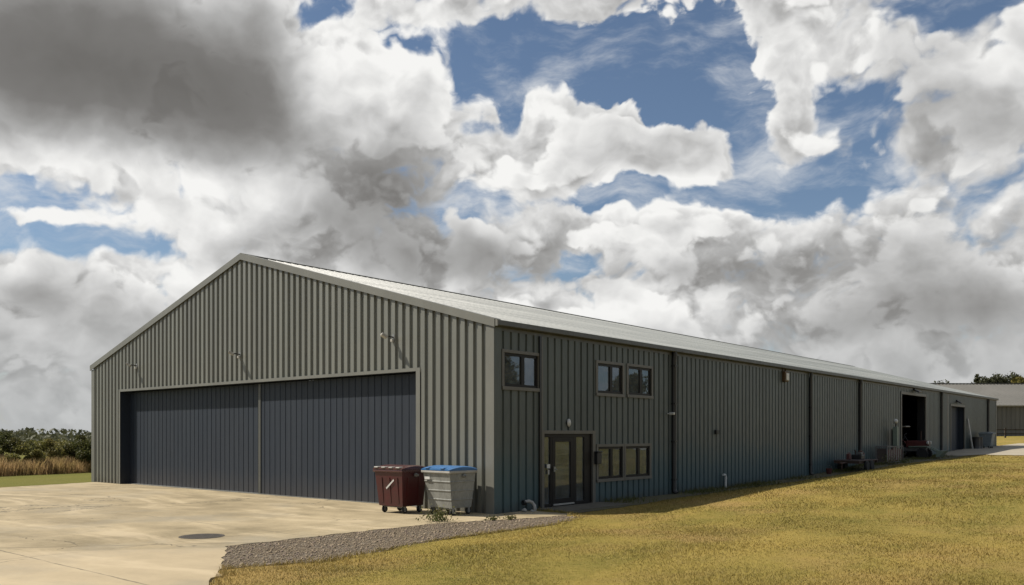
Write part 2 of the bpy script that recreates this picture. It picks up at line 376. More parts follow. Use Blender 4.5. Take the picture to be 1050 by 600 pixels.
def glass_mat():
    m, g, b = new_mat('window_glass')
    nt = m.node_tree
    gl = g.n('ShaderNodeBsdfGlossy'); gl.inputs['Roughness'].default_value = 0.015
    gl.inputs['Color'].default_value = (0.68, 0.82, 1.0, 1)
    g.put(gl.inputs['Normal'], g.bump(g.noise(pos(g), 1.5, 2, 0.5), 0.045, 0.03))
    tr = g.n('ShaderNodeBsdfTransparent'); tr.inputs[0].default_value = (0.62, 0.65, 0.62, 1)
    fr = g.n('ShaderNodeFresnel'); fr.inputs['IOR'].default_value = 1.5
    mx = g.n('ShaderNodeMixShader'); g.put(mx.inputs[0], g.m('MULTIPLY_ADD', fr.outputs[0], 1.2, 0.07, clamp=True))
    nt.links.new(tr.outputs[0], mx.inputs[1]); nt.links.new(gl.outputs[0], mx.inputs[2])
    df = g.n('ShaderNodeBsdfDiffuse'); df.inputs[0].default_value = (0.42, 0.43, 0.42, 1)
    m2 = g.n('ShaderNodeMixShader'); g.put(m2.inputs[0], g.rng(g.noise(pos(g), 2.5, 4, 0.6), 0.3, 0.7, 0.05, 0.16))
    nt.links.new(mx.outputs[0], m2.inputs[1]); nt.links.new(df.outputs[0], m2.inputs[2])
    nt.links.new(m2.outputs[0], nt.nodes['Material Output'].inputs['Surface'])
    return m
M['glass'] = glass_mat()

def concrete_mat():
    m, g, b = new_mat('apron_concrete')
    p = pos(g); x, y, z = g.xyz(p)
    big = g.noise(p, 0.16, 5, 0.6); mid = g.noise(p, 0.9, 6, 0.65); fine = g.noise(p, 14, 4, 0.7)
    # tyre sweeps and wash marks run out from the doors
    sw = g.noise(g.v('MULTIPLY', g.v('ADD', p, g.vs(g.noise(p, 0.12, 2, 0.5, col=True), 5.0)), (0.22, 1.5, 1)), 0.8, 5, 0.62)
    f = g.m('ADD', g.m('MULTIPLY', big, 0.35), g.m('ADD', g.m('MULTIPLY', mid, 0.3), g.m('ADD', g.m('MULTIPLY', sw, 0.27), g.m('MULTIPLY', fine, 0.12))))
    c = g.mix(g.rng(f, 0.41, 0.60), (0.24, 0.195, 0.115), (0.48, 0.395, 0.25))
    c = g.mix(g.rng(sw, 0.54, 0.66, 0, 0.7), c, (0.55, 0.455, 0.305))
    stain = g.rng(g.noise(g.v('ADD', p, (7, 3, 0)), 0.5, 6, 0.7), 0.60, 0.74, 0, 0.55)
    c = g.mix(stain, c, (0.20, 0.175, 0.105))
    # the newest bay, beyond the sawn joint, is paler
    s = g.m('SUBTRACT', g.m('MULTIPLY', g.m('ADD', y, 8.06), 2.6/4.07), g.m('MULTIPLY', x, 3.13/4.07))   # signed distance from the joint
    s = g.m('ADD', s, g.m('MULTIPLY', g.m('SUBTRACT', g.noise(p, 0.5, 3, 0.6), 0.5), 0.16))
    newer = g.rng(s, -0.75, -0.6, 0.45, 0.0)
    c = g.mix(newer, c, (0.56, 0.46, 0.31))
    j1 = g.rng(g.m('ABSOLUTE', s), 0.012, 0.035, 0.8, 0.0)
    # bay joints square to the building
    wob = g.m('MULTIPLY', g.m('SUBTRACT', g.noise(p, 1.2, 3, 0.6), 0.5), 0.08)
    jx = g.m('ABSOLUTE', g.m('SUBTRACT', g.m('PINGPONG', g.m('ADD', g.m('ADD', x, wob), 60.9), 3.0), 0.0))
    jy = g.m('ABSOLUTE', g.m('SUBTRACT', g.m('PINGPONG', g.m('ADD', g.m('ADD', y, wob), 61.3), 2.5), 0.0))
    jj = g.m('MULTIPLY', g.rng(g.m('MINIMUM', jx, jy), 0.008, 0.03, 0.75, 0.0), g.rng(mid, 0.38, 0.56))
    pale = g.m('MULTIPLY', g.rng(g.m('MINIMUM', jx, jy), 0.04, 0.16, 0.35, 0.0), g.rng(big, 0.4, 0.6))
    c = g.mix(pale, c, (0.56, 0.47, 0.32))
    c = g.mix(g.rng(g.noise(g.v('ADD', p, (11, 5, 0)), 0.25, 5, 0.65), 0.52, 0.68, 0, 0.5), c, (0.30, 0.275, 0.215))
    cr = g.voro(g.v('ADD', p, g.vs(g.noise(p, 0.8, 4, 0.7, col=True), 1.2)), 0.16, feature='DISTANCE_TO_EDGE')
    crack = g.m('MULTIPLY', g.rng(cr, 0.0015, 0.005, 0.8, 0.0), g.rng(g.noise(p, 0.35, 2, 0.5), 0.47, 0.53))
    dark = g.m('MAXIMUM', g.m('MAXIMUM', j1, jj), crack)
    c = g.mix(dark, c, (0.10, 0.085, 0.055))
    spots = g.rng(g.voro(p, 2.6), 0.03, 0.07, 0.45, 0.0)
    c = g.mix(g.m('MULTIPLY', spots, g.rng(mid, 0.5, 0.6)), c, (0.13, 0.11, 0.07))
    c = g.mix(1.0, c, (ALB, ALB, ALB), 'MULTIPLY')
    g.put(b.inputs['Base Color'], c); b.inputs['Roughness'].default_value = 0.85
    b.inputs['Specular IOR Level'].default_value = 0.3
    h = g.m('SUBTRACT', g.m('ADD', g.m('MULTIPLY', fine, 0.5), g.m('MULTIPLY', g.noise(p, 45, 3, 0.7), 0.4)), g.m('MULTIPLY', dark, 1.5))
    g.put(b.inputs['Normal'], g.bump(h, 0.35, 0.01))
    return m
M['concrete'] = concrete_mat()

def lawn_colour(g, p):
    big = g.noise(p, 0.13, 4, 0.6); mid = g.noise(p, 0.8, 5, 0.65); fine = g.noise(p, 7.0, 4, 0.7)
    x, y, z = g.xyz(p)
    # mower passes, following the long side of the lawn
    mow = g.noise(g.v('MULTIPLY', g.v('ADD', p, g.vs(g.noise(p, 0.1, 2, 0.5, col=True), 2.0)), (0.9, 0.09, 1)), 0.7, 3, 0.6)
    f = g.m('ADD', g.m('MULTIPLY', big, 0.35), g.m('ADD', g.m('MULTIPLY', mid, 0.25), g.m('MULTIPLY', mow, 0.4)))
    c = g.mix(g.rng(f, 0.39, 0.61), (0.150, 0.140, 0.026), (0.365, 0.268, 0.066))
    c = g.mix(g.rng(fine, 0.4, 0.72, 0.0, 0.6), c, (0.41, 0.31, 0.095))
    c = g.mix(g.rng(g.noise(g.v('ADD', p, (3, 9, 0)), 0.22, 5, 0.65), 0.49, 0.64, 0, 0.6), c, (0.36, 0.235, 0.095))
    c = g.mix(g.rng(x, -20.0, -23.5, 0.0, 0.75), c, (0.105, 0.13, 0.026))        # the unshorn strip beyond the apron is greener
    return c, fine

def lawn_mat():
    m, g, b = new_mat('dry_lawn')
    p = pos(g); c, fine = lawn_colour(g, p)
    c = g.mix(g.rng(g.noise(p, 32, 3, 0.7), 0.35, 0.62, 0.28, 0.0), c, (0.19, 0.155, 0.045))
    c = g.mix(1.0, c, (ALB, ALB, ALB), 'MULTIPLY')
    g.put(b.inputs['Base Color'], c); b.inputs['Roughness'].default_value = 0.95
    b.inputs['Specular IOR Level'].default_value = 0.1
    g.put(b.inputs['Normal'], g.bump(g.m('ADD', fine, g.noise(p, 38, 4, 0.75)), 0.5, 0.04))
    return m
M['lawn'] = lawn_mat()

def blade_mat(name, tint=None, trans=0.25, k=1.0, pal=None):
    m, g, b = new_mat(name)
    p = pos(g)
    geo = g.n('ShaderNodeNewGeometry')
    if pal: c = g.mix(geo.outputs['Random Per Island'], pal[0], pal[1]); c = g.mix(g.rng(g.noise(p, 1.1, 3, 0.6), 0.4, 0.66, 0, 0.7), c, pal[2])
    else:
        c, fine = lawn_colour(g, p)
        c = g.mix(g.rng(geo.outputs['Random Per Island'], 0.0, 1.0, 0.0, 0.5), c, (0.43, 0.33, 0.11))
        c = g.mix(g.m('MULTIPLY', g.m('GREATER_THAN', geo.outputs['Random Per Island'], 0.8), 0.5), c, (0.24, 0.21, 0.05))
    c = g.mix(1.0, c, (ALB, ALB, ALB), 'MULTIPLY')
    g.put(b.inputs['Base Color'], c); b.inputs['Roughness'].default_value = 0.6
    b.inputs['Specular IOR Level'].default_value = 0.25
    tr = g.n('ShaderNodeBsdfTranslucent'); g.put(tr.inputs[0], c)
    mx = g.n('ShaderNodeMixShader'); mx.inputs[0].default_value = trans
    nt = m.node_tree
    nt.links.new(b.outputs[0], mx.inputs[1]); nt.links.new(tr.outputs[0], mx.inputs[2])
    nt.links.new(mx.outputs[0], nt.nodes['Material Output'].inputs['Surface'])
    return m
M['blade'] = blade_mat('grass_blades')
M['straw'] = blade_mat('dry_tall_grass', trans=0.5, pal=((0.68, 0.47, 0.25), (0.52, 0.36, 0.18), (0.40, 0.31, 0.12)))
M['weed'] = blade_mat('weed_leaves', pal=((0.075, 0.10, 0.022), (0.13, 0.15, 0.04), (0.16, 0.13, 0.05)))
M['bush_dark'] = blade_mat('dark_bush_leaves', trans=0.4, pal=((0.07, 0.08, 0.024), (0.125, 0.135, 0.038), (0.12, 0.10, 0.04)))
M['bush_olive'] = blade_mat('olive_bush_leaves', trans=0.4, pal=((0.17, 0.175, 0.048), (0.25, 0.235, 0.07), (0.20, 0.155, 0.055)))
M['bush_brown'] = blade_mat('browning_bush_leaves', trans=0.4, pal=((0.20, 0.15, 0.06), (0.14, 0.135, 0.05), (0.24, 0.16, 0.075)))
M['woods'] = blade_mat('hazed_wood_leaves', pal=((0.085, 0.095, 0.05), (0.12, 0.125, 0.068), (0.10, 0.10, 0.06)))  # leaf colours lightened to carry the haze of distance
M['tree_dark'] = blade_mat('far_tree_leaves', pal=((0.055, 0.065, 0.032), (0.08, 0.09, 0.042), (0.07, 0.07, 0.038)))
M['tree_gold'] = blade_mat('golden_tree_leaves', pal=((0.17, 0.15, 0.035), (0.12, 0.125, 0.03), (0.22, 0.17, 0.04)))
M['bark'] = mat('bark', (0.07, 0.055, 0.04), 0.9, var=0.4, scale=6, bump=0.4, bscale=12)

def gravel_mat():
    m, g, b = new_mat('gravel_bed')
    p = pos(g)
    v = g.n('ShaderNodeTexVoronoi'); g.put(v.inputs['Vector'], p); v.inputs['Scale'].default_value = 22
    c = g.mix(g.xyz(v.outputs['Color'])[0], (0.125, 0.098, 0.066), (0.285, 0.232, 0.165))
    c = g.mix(g.rng(v.outputs['Distance'], 0.3, 0.65, 0, 0.7), c, (0.07, 0.058, 0.04))
    c = g.mix(g.rng(g.noise(p, 1.1, 5, 0.65), 0.45, 0.62, 0, 0.75), c, (0.15, 0.112, 0.062))
    c = g.mix(1.0, c, (ALB, ALB, ALB), 'MULTIPLY')
    g.put(b.inputs['Base Color'], c); b.inputs['Roughness'].default_value = 0.9
    g.put(b.inputs['Normal'], g.bump(g.m('MULTIPLY', v.outputs['Distance'], -1.0), 0.9, 0.03))
    return m
M['gravel'] = gravel_mat()
def stone_mat():
    m, g, b = new_mat('loose_stones')
    r = g.n('ShaderNodeNewGeometry').outputs['Random Per Island']
    c = g.mix(r, (0.15, 0.112, 0.07), (0.36, 0.285, 0.195))
    c = g.mix(g.m('GREATER_THAN', g.m('FRACT', g.m('MULTIPLY', r, 7.3)), 0.8), c, (0.20, 0.15, 0.12))
    c = g.mix(1.0, c, (ALB, ALB, ALB), 'MULTIPLY')
    g.put(b.inputs['Base Color'], c); b.inputs['Roughness'].default_value = 0.9
    return m
M['stone'] = stone_mat()
M['soil'] = mat('trodden_soil', (0.10, 0.082, 0.05), 0.95, c2=(0.115, 0.11, 0.04), scale=1.6, bump=0.6, bscale=14, bdist=0.04, local=False)
M['step'] = mat('stained_concrete', (0.17, 0.15, 0.115), 0.9, c2=(0.10, 0.09, 0.06), scale=1.2, bump=0.3, bscale=16, local=False)
M['yard'] = mat('yard_concrete', (0.42, 0.375, 0.29), 0.9, c2=(0.33, 0.29, 0.22), scale=0.5, bump=0.2, bscale=16, local=False)

# ---------------------------------------------------------------- ground heights
def sstep(a, b, x):
    t = np.clip((x-a)/(b-a), 0, 1); return t*t*(3-2*t)
APRON = [(-23.95, 0.45), (-23.9, -0.2), (-22.8, -4.3), (-19.8, -15.5), (-16, -60), (24, -60), (10.5, -20), (6.2, -13.2), (4.15, -10.8), (2.75, -9.75), (0.42, -8.27),
         (0.5, -2.9), (1.55, 0.12), (1.75, 1.3), (0.12, 1.5), (0.0, 0.45)]
GRAVEL = [(0.1, -8.7), (2.75, -9.75), (3.4, -8.2), (2.72, -4.8), (2.75, -0.9), (2.2, 0.9), (1.5, 0.9), (1.3, 0.0), (0.2, -2.9)]
def inside(poly, X, Y):
    r = np.zeros(np.shape(X), bool); n = len(poly)
    for i in range(n):
        (x0, y0), (x1, y1) = poly[i], poly[(i+1) % n]
        if y0 == y1: continue
        c = ((y0 > Y) != (y1 > Y)) & (X < (x1-x0)*(Y-y0)/(y1-y0)+x0)
        r ^= c
    return r
def dist_poly(poly, X, Y):
    d = np.full(np.shape(X), 1e9); n = len(poly)
    for i in range(n):
        (x0, y0), (x1, y1) = poly[i], poly[(i+1) % n]
        dx, dy = x1-x0, y1-y0
        t = np.clip(((X-x0)*dx+(Y-y0)*dy)/(dx*dx+dy*dy), 0, 1)
        d = np.minimum(d, np.hypot(X-x0-t*dx, Y-y0-t*dy))
    return d
WY = [-400, 0, 5, 12, 18, 22, 27, 30, 38, 43, 48, 54, 62, 75, 110, 150, 3000]
WZ = [0, 0, 0.0, 0.03, 0.10, 0.18, 0.36, 0.5, 0.58, 0.62, 0.86, 1.02, 1.06, 1.25, 1.9, 2.3, 2.6]
LY = [-400, -10, 0, 4.5, 10, 20, 30, 40, 48, 54, 62, 75, 110, 150, 3000]
LZ = [0.25, 0.16, 0.08, 0.13, 0.32, 0.54, 0.68, 0.74, 0.88, 1.02, 1.06, 1.25, 1.9, 2.3, 2.6]
def height(X, Y):
    X = np.asarray(X, float); Y = np.asarray(Y, float)
    w = np.interp(Y, WY, WZ)
    l = np.interp(Y, LY, LZ)+0.22*sstep(4, 13, X)*(1-sstep(6, 25, Y))
    l = l+0.035*np.sin(X*0.9+Y*0.35)*sstep(3, 6, X)+0.03*np.sin(Y*0.7-X*0.3)*sstep(3, 6, X)
    h = w+(l-w)*sstep(1.2, 3.4, X)
    dA = np.minimum(dist_poly(APRON, X, Y), dist_poly(GRAVEL, X, Y))
    h = np.where((Y < 6) & (X > -1), h*sstep(0.15, 3.2, dA), h)
    left = np.where(X < -22, 0.0, h); h = left
    h = np.where(inside(APRON, X, Y) | inside(GRAVEL, X, Y), -0.05, h)
    h = np.where((X < -0.05) & (X > -24.1) & (Y > 0.2) & (Y < 65.4), -0.3, h)
    return h
def hz(x, y): return float(height(np.array([x]), np.array([y]))[0])

def axis(a, b, step, far):
    c = list(np.arange(a, b+1e-6, step)); d = step
    lo, hi = [], []; x = c[0]
    while x > -far: d *= 1.22; x -= d; lo.append(x)
    d = step; x = c[-1]
    while x < far: d *= 1.22; x += d; hi.append(x)
    return np.array(lo[::-1]+c+hi)
gx = axis(-36, 27, 0.3, 2600); gy = axis(-21, 78, 0.3, 2600)
GX, GY = np.meshgrid(gx, gy)
GZ = height(GX, GY)
V = np.stack([GX, GY, GZ], -1).reshape(-1, 3); nx, ny = len(gx), len(gy)
idx = np.arange(nx*ny).reshape(ny, nx)
F = np.stack([idx[:-1, :-1], idx[:-1, 1:], idx[1:, 1:], idx[1:, :-1]], -1).reshape(-1, 4)
tag(np_mesh('ground', V, F, M['lawn'], smooth=True), 'dry mown lawn rising along the dark side of the hangar', 'ground', kind='structure')

def ragged(poly, step=0.25, amp=0.05, seed=1, keep=lambda p: False):
    r = random.Random(seed); out = []; n = len(poly)
    for i in range(n):
        a, b = Vector(poly[i]), Vector(poly[(i+1) % n]); L = (b-a).length; k = max(1, int(L/step))
        if L > 16: k = 1
        for j in range(k):
            p = a.lerp(b, j/k)
            if k > 1 and not keep(p): p = p+Vector((r.uniform(-amp, amp), r.uniform(-amp, amp)))
            out.append((p.x, p.y))
    return out
def slab(name, poly, z0, z1, m):
    b = MB(); n = len(poly)
    b.v = [(x, y, z1) for x, y in poly]+[(x, y, z0) for x, y in poly]
    b.f = [tuple(range(n))]+[(i, n+i, n+(i+1) % n, (i+1) % n) for i in range(n)]
    return b.build(name, m)
apr = ragged(APRON, 0.22, 0.06, 3, keep=lambda p: p.y > -0.3 and p.x < 0.3)
tag(slab('apron', apr, -0.2, 0.0, M['concrete']), 'sunlit pale concrete apron in front of the hangar doors', 'concrete apron', kind='structure')
tag(slab('gravel_bed', ragged(GRAVEL, 0.2, 0.12, 5), -0.2, -0.012, M['gravel']), 'strip of grey gravel between the apron and the lawn', 'gravel', kind='structure')

def draped(name, poly, step, lift, m, label, cat):
    xs = np.arange(min(p[0] for p in poly), max(p[0] for p in poly)+step, step)
    ys = np.arange(min(p[1] for p in poly), max(p[1] for p in poly)+step, step)
    X, Y = np.meshgrid(xs, ys); Z = height(X, Y)+lift
    X2 = X+RNG.uniform(-.3, .3, X.shape)*step; Y2 = Y+RNG.uniform(-.3, .3, X.shape)*step
    X2 = np.where(X < 0.05, np.maximum(X2, 0.0), X2)
    id_ = np.arange(X.size).reshape(X.shape)
    Fq = np.stack([id_[:-1, :-1], id_[:-1, 1:], id_[1:, 1:], id_[1:, :-1]], -1)
    cx = (X[:-1, :-1]+X[1:, 1:])/2; cy = (Y[:-1, :-1]+Y[1:, 1:])/2
    Fq = Fq[inside(poly, cx, cy)]
    return tag(np_mesh(name, np.stack([X2, Y2, height(X2, Y2)+lift], -1).reshape(-1, 3), Fq, m, smooth=True), label, cat, kind='structure')
SOIL = [(0, 1.6), (1.7, 1.6), (1.55, 4.8), (1.0, 9), (0.9, 16), (1.1, 22), (1.6, 27), (2.2, 33), (2.4, 40), (2.0, 45), (0, 45)]
draped('soil_strip', SOIL, 0.15, 0.012, M['soil'], 'dark bare soil along the foot of the shaded wall', 'soil')
YARD = [(0, 45.0), (3.0, 44.6), (8, 43.0), (16, 43.5), (30, 47), (30, 56), (14, 55), (7.5, 59), (5.5, 66), (5, 76), (0, 76)]
draped('yard_path', YARD, 0.4, 0.03, M['yard'], 'concrete path past the far end of the hangar, half in shadow', 'path')

# ---------------------------------------------------------------- the hangar
L_F, L_S, EAVE, RISE, HALF = 24.22, 65.67, 5.28, 3.40, 12.11
def roof_z(x): return EAVE+RISE*(1-abs(x+HALF)/HALF)
hangar = empty('hangar', (0, 0, 0), 'long grey-green corrugated metal hangar with dark sliding doors in its gable', 'hangar')

def cladding(s0, s1, pitch, rib, slope, depth, zb, zt, openings, mp, phase=0.0):
    """vertical trapezoid sheeting: rib = width of the raised face; mp(s, d, z) -> point"""
    prof = []; s = s0-pitch+phase
    gap = pitch-rib-2*slope
    while s < s1+pitch:
        prof += [(s, 0.0), (s+slope, depth), (s+slope+rib, depth), (s+2*slope+rib, 0.0)]
        s += pitch
    def d_at(q):
        for (a, da), (b, db) in zip(prof, prof[1:]):
            if a <= q <= b: return da+(db-da)*(q-a)/max(b-a, 1e-9)
        return 0.0
    ss = sorted({round(q, 4) for q, _ in prof if s0 < q < s1} | {s0, s1} | {q for o in openings for q in o[:2]} | ({L_F/2} if zt(1) != zt(2) else set()))
    b = MB()
    for a, c in zip(ss, ss[1:]):
        if c-a < 1e-4: continue
        mid = (a+c)/2; spans = [(0, None)]
        ops = sorted((o[2], o[3]) for o in openings if o[0] < mid < o[1])
        lo = [zb(a), zb(c)]
        for z0, z1 in ops:
            if z0 > max(lo):
                b.add([mp(a, d_at(a), lo[0]), mp(c, d_at(c), lo[1]), mp(c, d_at(c), z0), mp(a, d_at(a), z0)], [(0, 1, 2, 3)])
            lo = [z1, z1]
        b.add([mp(a, d_at(a), lo[0]), mp(c, d_at(c), lo[1]), mp(c, d_at(c), zt(c)), mp(a, d_at(a), zt(a))], [(0, 1, 2, 3)])
    return b

DOOR = (-21.48, -2.95, 4.0)                                   # x0, x1, top of the hangar door
fr = cladding(0, L_F-0.02, 0.3185, 0.148, 0.022, 0.06, lambda s: -0.02, lambda s: roof_z(s-L_F)-0.12, [(DOOR[0]+L_F, DOOR[1]+L_F, -1, DOOR[2])],
              lambda s, d, z: (s-L_F, -d, z), phase=0.1)
fr.build('front_wall', M['clad'], hangar, fixn=False)

WINS = [(0.36, 1.88, 3.46, 4.41), (4.87, 6.33, 3.45, 4.41), (6.66, 8.16, 3.46, 4.42), (4.90, 6.35, 0.73, 1.77), (6.50, 8.04, 0.73, 1.77)]
ENT = (2.13, 4.60, 2.17)
BIG = (37.6, 43.0, 0.60, 4.62)
SECOND = (49.75, 53.9, 1.0, 4.2)
zb_side = lambda s: float(np.interp(s, WY, WZ))-0.06
def side_openings():
    o = [(w[0], w[1], w[2], w[3]) for w in WINS]
    o += [(ENT[0], ENT[1], -1, ENT[2]), (BIG[0], BIG[1], -1, BIG[3]), (SECOND[0], SECOND[1], -1, SECOND[3])]
    return o
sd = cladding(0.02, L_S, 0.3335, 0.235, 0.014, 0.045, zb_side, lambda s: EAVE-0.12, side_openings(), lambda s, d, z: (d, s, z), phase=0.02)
sd.build('side_wall', M['clad_shaded'], hangar, fixn=False)
b = MB().box(-24.25, -24.2, 0, L_S, -0.1, EAVE-0.1); b.build('far_side_wall', M['clad'], hangar)
b = MB().add([(-24.2, L_S, 0), (0, L_S, 0), (0, L_S, EAVE-.1), (-HALF, L_S, EAVE+RISE-.1), (-24.2, L_S, EAVE-.1)], [(0, 1, 2, 3, 4)]); b.build('rear_wall', M['clad'], hangar)

# roof sheets, ribs running down the slope
for sgn, nm in ((1, 'roof'), (-1, 'roof')):
    prof = []; y = -0.06; p = 0.3335
    while y < L_S+0.1:
        prof += [(y, 0.0), (min(y+0.22, L_S+.1), 0.0), (min(y+0.25, L_S+.1), 0.036), (min(y+0.305, L_S+.1), 0.036)]; y += p
    xs = np.linspace(0.16, -HALF, 7)
    b = MB()
    for x in xs:
        z = EAVE+RISE*(-x)/HALF
        X = x if sgn > 0 else -L_F-x
        b.v += [(X, q, z+h-0.03) for q, h in prof]
    n = len(prof)
    for i in range(6):
        for k in range(n-1): b.f.append((i*n+k, i*n+k+1, (i+1)*n+k+1, (i+1)*n+k))
    b.build(nm, M['roof'], hangar, fixn=False)
b = MB()
for s_ in (1, -1):                                             # ridge cap
    x1 = -HALF+s_*0.28; z0, z1 = EAVE+RISE+0.022, EAVE+RISE+0.022-0.28*RISE/HALF
    b.box(0, 1, 0, 1, 0, 1, Matrix(((x1+HALF, 0, 0, -HALF), (0, L_S+.12, 0, -.1), (z1-z0, 0, 0.02, z0), (0, 0, 0, 1))))
b.build('ridge_cap', M['trim'], hangar)
# verge flashings on the gable
for sgn in (1, -1):
    b = MB()
    xa, xb = (0.13 if sgn > 0 else -L_F-0.13), -HALF
    za, zc = EAVE-0.13*RISE/HALF, EAVE+RISE
    for (y0, y1, t, u) in ((-0.115, -0.09, -0.20, 0.028), (-0.09, 0.14, 0.012, 0.03)):
        v = []
        for x, z in ((xa, za), (xb, zc)):
            v += [(x, y0, z+t), (x, y1, z+t), (x, y1, z+u), (x, y0, z+u)]
        b.add(v, [(0, 1, 2, 3), (4, 7, 6, 5), (0, 4, 5, 1), (1, 5, 6, 2), (2, 6, 7, 3), (3, 7, 4, 0)])
    b.build('verge_flashing', M['trim'], hangar)
# corner flashings
b = MB().box(-0.21, 0.078, -0.078, -0.062, 0.0, EAVE-0.2); b.build('corner_flashing', M['trim'], hangar)
b = MB().box(0.05, 0.066, -0.06, 0.24, 0.0, EAVE-0.2); b.build('corner_flashing', M['clad_shaded'], hangar)
b = MB().box(-24.28, -24.0, -0.075, -0.06, 0.0, EAVE-0.2); b.build('corner_flashing', M['trim'], hangar)
b = MB().box(0.05, 0.066, L_S-0.22, L_S+0.02, 0.9, EAVE-0.2); b.build('corner_flashing', M['trim'], hangar)
# gutter: a half-round trough with stop end
b = MB(); prof = [(0.055, 0.0), (0.055, -0.13), (0.075, -0.155), (0.19, -0.155), (0.215, -0.13), (0.215, 0.0), (0.20, 0.0), (0.19, -0.13), (0.07, -0.13), (0.07, 0.0)]
n = len(prof)
for y in (-0.06, L_S+0.04): b.v += [(x, y, EAVE-0.045+z) for x, z in prof]
b.f = [(i, (i+1) % n, n+(i+1) % n, n+i) for i in range(n)]+[tuple(range(n)), tuple(range(n, 2*n))[::-1]]
b.build('gutter', M['gutter'], hangar)
b = MB().box(0.052, 0.225, -0.10, -0.062, EAVE-0.21, EAVE-0.03); b.build('gutter_end', M['trim'], hangar)
# soffit shadow board and eave trim
b = MB().box(0.036, 0.05, 0.25, L_S-0.25, EAVE-0.3, EAVE-0.2); b.build('eave_flashing', M['gutter'], hangar)

# downpipes
def downpipe(y, r, back=0.0):
    z0 = hz(0.15, y)
    b = MB().tube([(0.14, y, EAVE-0.2), (0.14, y, EAVE-0.32), (0.11, y, EAVE-0.5), (0.11, y, z0+0.18), (0.13, y, z0+0.1), (0.21, y, z0+0.03)], r, 10)
    o = b.build('downpipe', M['pipe_black'], hangar, smooth='angle')
    for z in np.arange(z0+0.5, EAVE-0.6, 1.35): MB().box(0.036, 0.11+r+.012, y-r-.015, y+r+.015, z, z+0.045).build('bracket', M['black'], o)
    if back:
        MB().box(0.036, 0.042, y-back, y+back, z0, EAVE-0.31).build('joint_and_shade_strip', M['pipe_black'], hangar)  # black strip holding the wide shadow behind the pipe
downpipe(9.62, 0.085, 0.24); downpipe(22.65, 0.07, 0.10); downpipe(29.8, 0.085, 0.22); downpipe(46.95, 0.085, 0.2); downpipe(62.1, 0.085, 0.22)
# the joint between the end bay and the office bay
MB().box(0.036, 0.10, 1.90, 1.985, 0.0, EAVE-0.31).build('joint_and_shade_strip', M['pipe_black'], hangar)
MB().box(0.036, 0.075, 1.99, 2.07, 0.0, EAVE-0.31).build('joint_flashing', M['frame_trim'], hangar)
MB().box(0.036, 0.062, 48.7, 49.0, 0.9, EAVE-0.31).build('joint_flashing', M['frame_trim'], hangar)

# sliding doors, set back behind the sheeting
x0, x1, zt = DOOR
fb = MB().box(x0-0.02, x1+0.17, -0.085, -0.062, zt, zt+0.10).box(x1, x1+0.17, -0.085, -0.062, 0.0, zt).box(x0-0.12, x0, -0.085, -0.062, 0.0, zt+0.10)
fb.build('door_surround', M['trim'], hangar)
rv = MB().box(x0-0.03, x0-0.001, -0.06, 0.52, 0.0, zt).box(x1+0.001, x1+0.03, -0.06, 0.52, 0.0, zt).box(x0, x1, -0.06, 0.52, zt+0.001, zt+0.03)
rv.build('door_reveal', M['leaf_door'], hangar)
def leaf(xa, xb, y):
    b = MB(); pitch = 0.31
    n = int((xb-xa)/pitch); pitch = (xb-xa)/n
    for i in range(n):                                          # boards with a small raised seam between them
        a = xa+i*pitch
        b.box(a, a+pitch-0.014, y, y+0.05, 0.03, zt-0.03)
        b.box(a+pitch-0.014, a+pitch, y-0.012, y+0.05, 0.03, zt-0.03)
    return b.build('sliding_door', M['leaf_door'], hangar)
la = leaf(x0+0.02, -11.35, 0.35); lb = leaf(-11.42, x1-0.02, 0.25)
MB().box(-11.47, -11.33, 0.222, 0.249, 0.03, zt-0.04).build('edge_strip', M['gutter'], lb)
MB().box(x0, x1, 0.22, 0.42, 0.004, 0.028).build('door_track', M['steel'], hangar)

# windows
def window(y0, y1, z0, z1, split=0.56, pale_slab=None):
    t = 0.085
    s = MB()
    s.box(0.02, 0.075, y0-t, y1+t, z1-0.01, z1+t-.01).box(0.02, 0.095, y0-t, y1+t, z0-t, z0+0.01)
    s.box(0.02, 0.073, y0-t, y0+0.01, z0+0.01, z1-0.01).box(0.02, 0.073, y1-0.01, y1+t, z0+0.01, z1-0.01)
    w = s.build('window', M['frame_trim'], hangar)
    y0 += 0.01; y1 -= 0.01; z0 += 0.01; z1 -= 0.01; f = 0.075
    ym = y0+(y1-y0)*split
    b = MB().box(-0.05, 0.03, y0, y1, z0, z0+f).box(-0.05, 0.03, y0, y1, z1-f, z1)
    b.box(-0.05, 0.03, y0, y0+f, z0+f, z1-f).box(-0.05, 0.03, y1-f, y1, z0+f, z1-f).box(-0.05, 0.034, ym-0.07, ym+0.07, z0+f, z1-f)
    b.build('frame', M['black_frame'], w)
    MB().box(-0.012, -0.004, y0+f, ym-0.07, z0+f, z1-f).build('pane', M['glass'], w)
    MB().box(-0.012, -0.004, ym+0.07, y1-f, z0+f, z1-f).build('pane', M['glass'], w)
    if pale_slab:  # pale slabs added to break up the flat panes, in place of reflections
        MB().box(-0.14, -0.132, y0+f, ym-0.05, z1-f-pale_slab[0]*(z1-z0), z1-f).build('pale_slab', M['off_white'], w)
        MB().box(-0.14, -0.132, ym+0.05, y1-f, z1-f-pale_slab[1]*(z1-z0), z1-f).build('pale_slab', M['off_white'], w)
    return w
for i, q in enumerate(WINS): window(*q, pale_slab=((0.18, 0.62), (0.5, 0.34), (0.28, 0.46), None, (0.16, 0.2))[i])

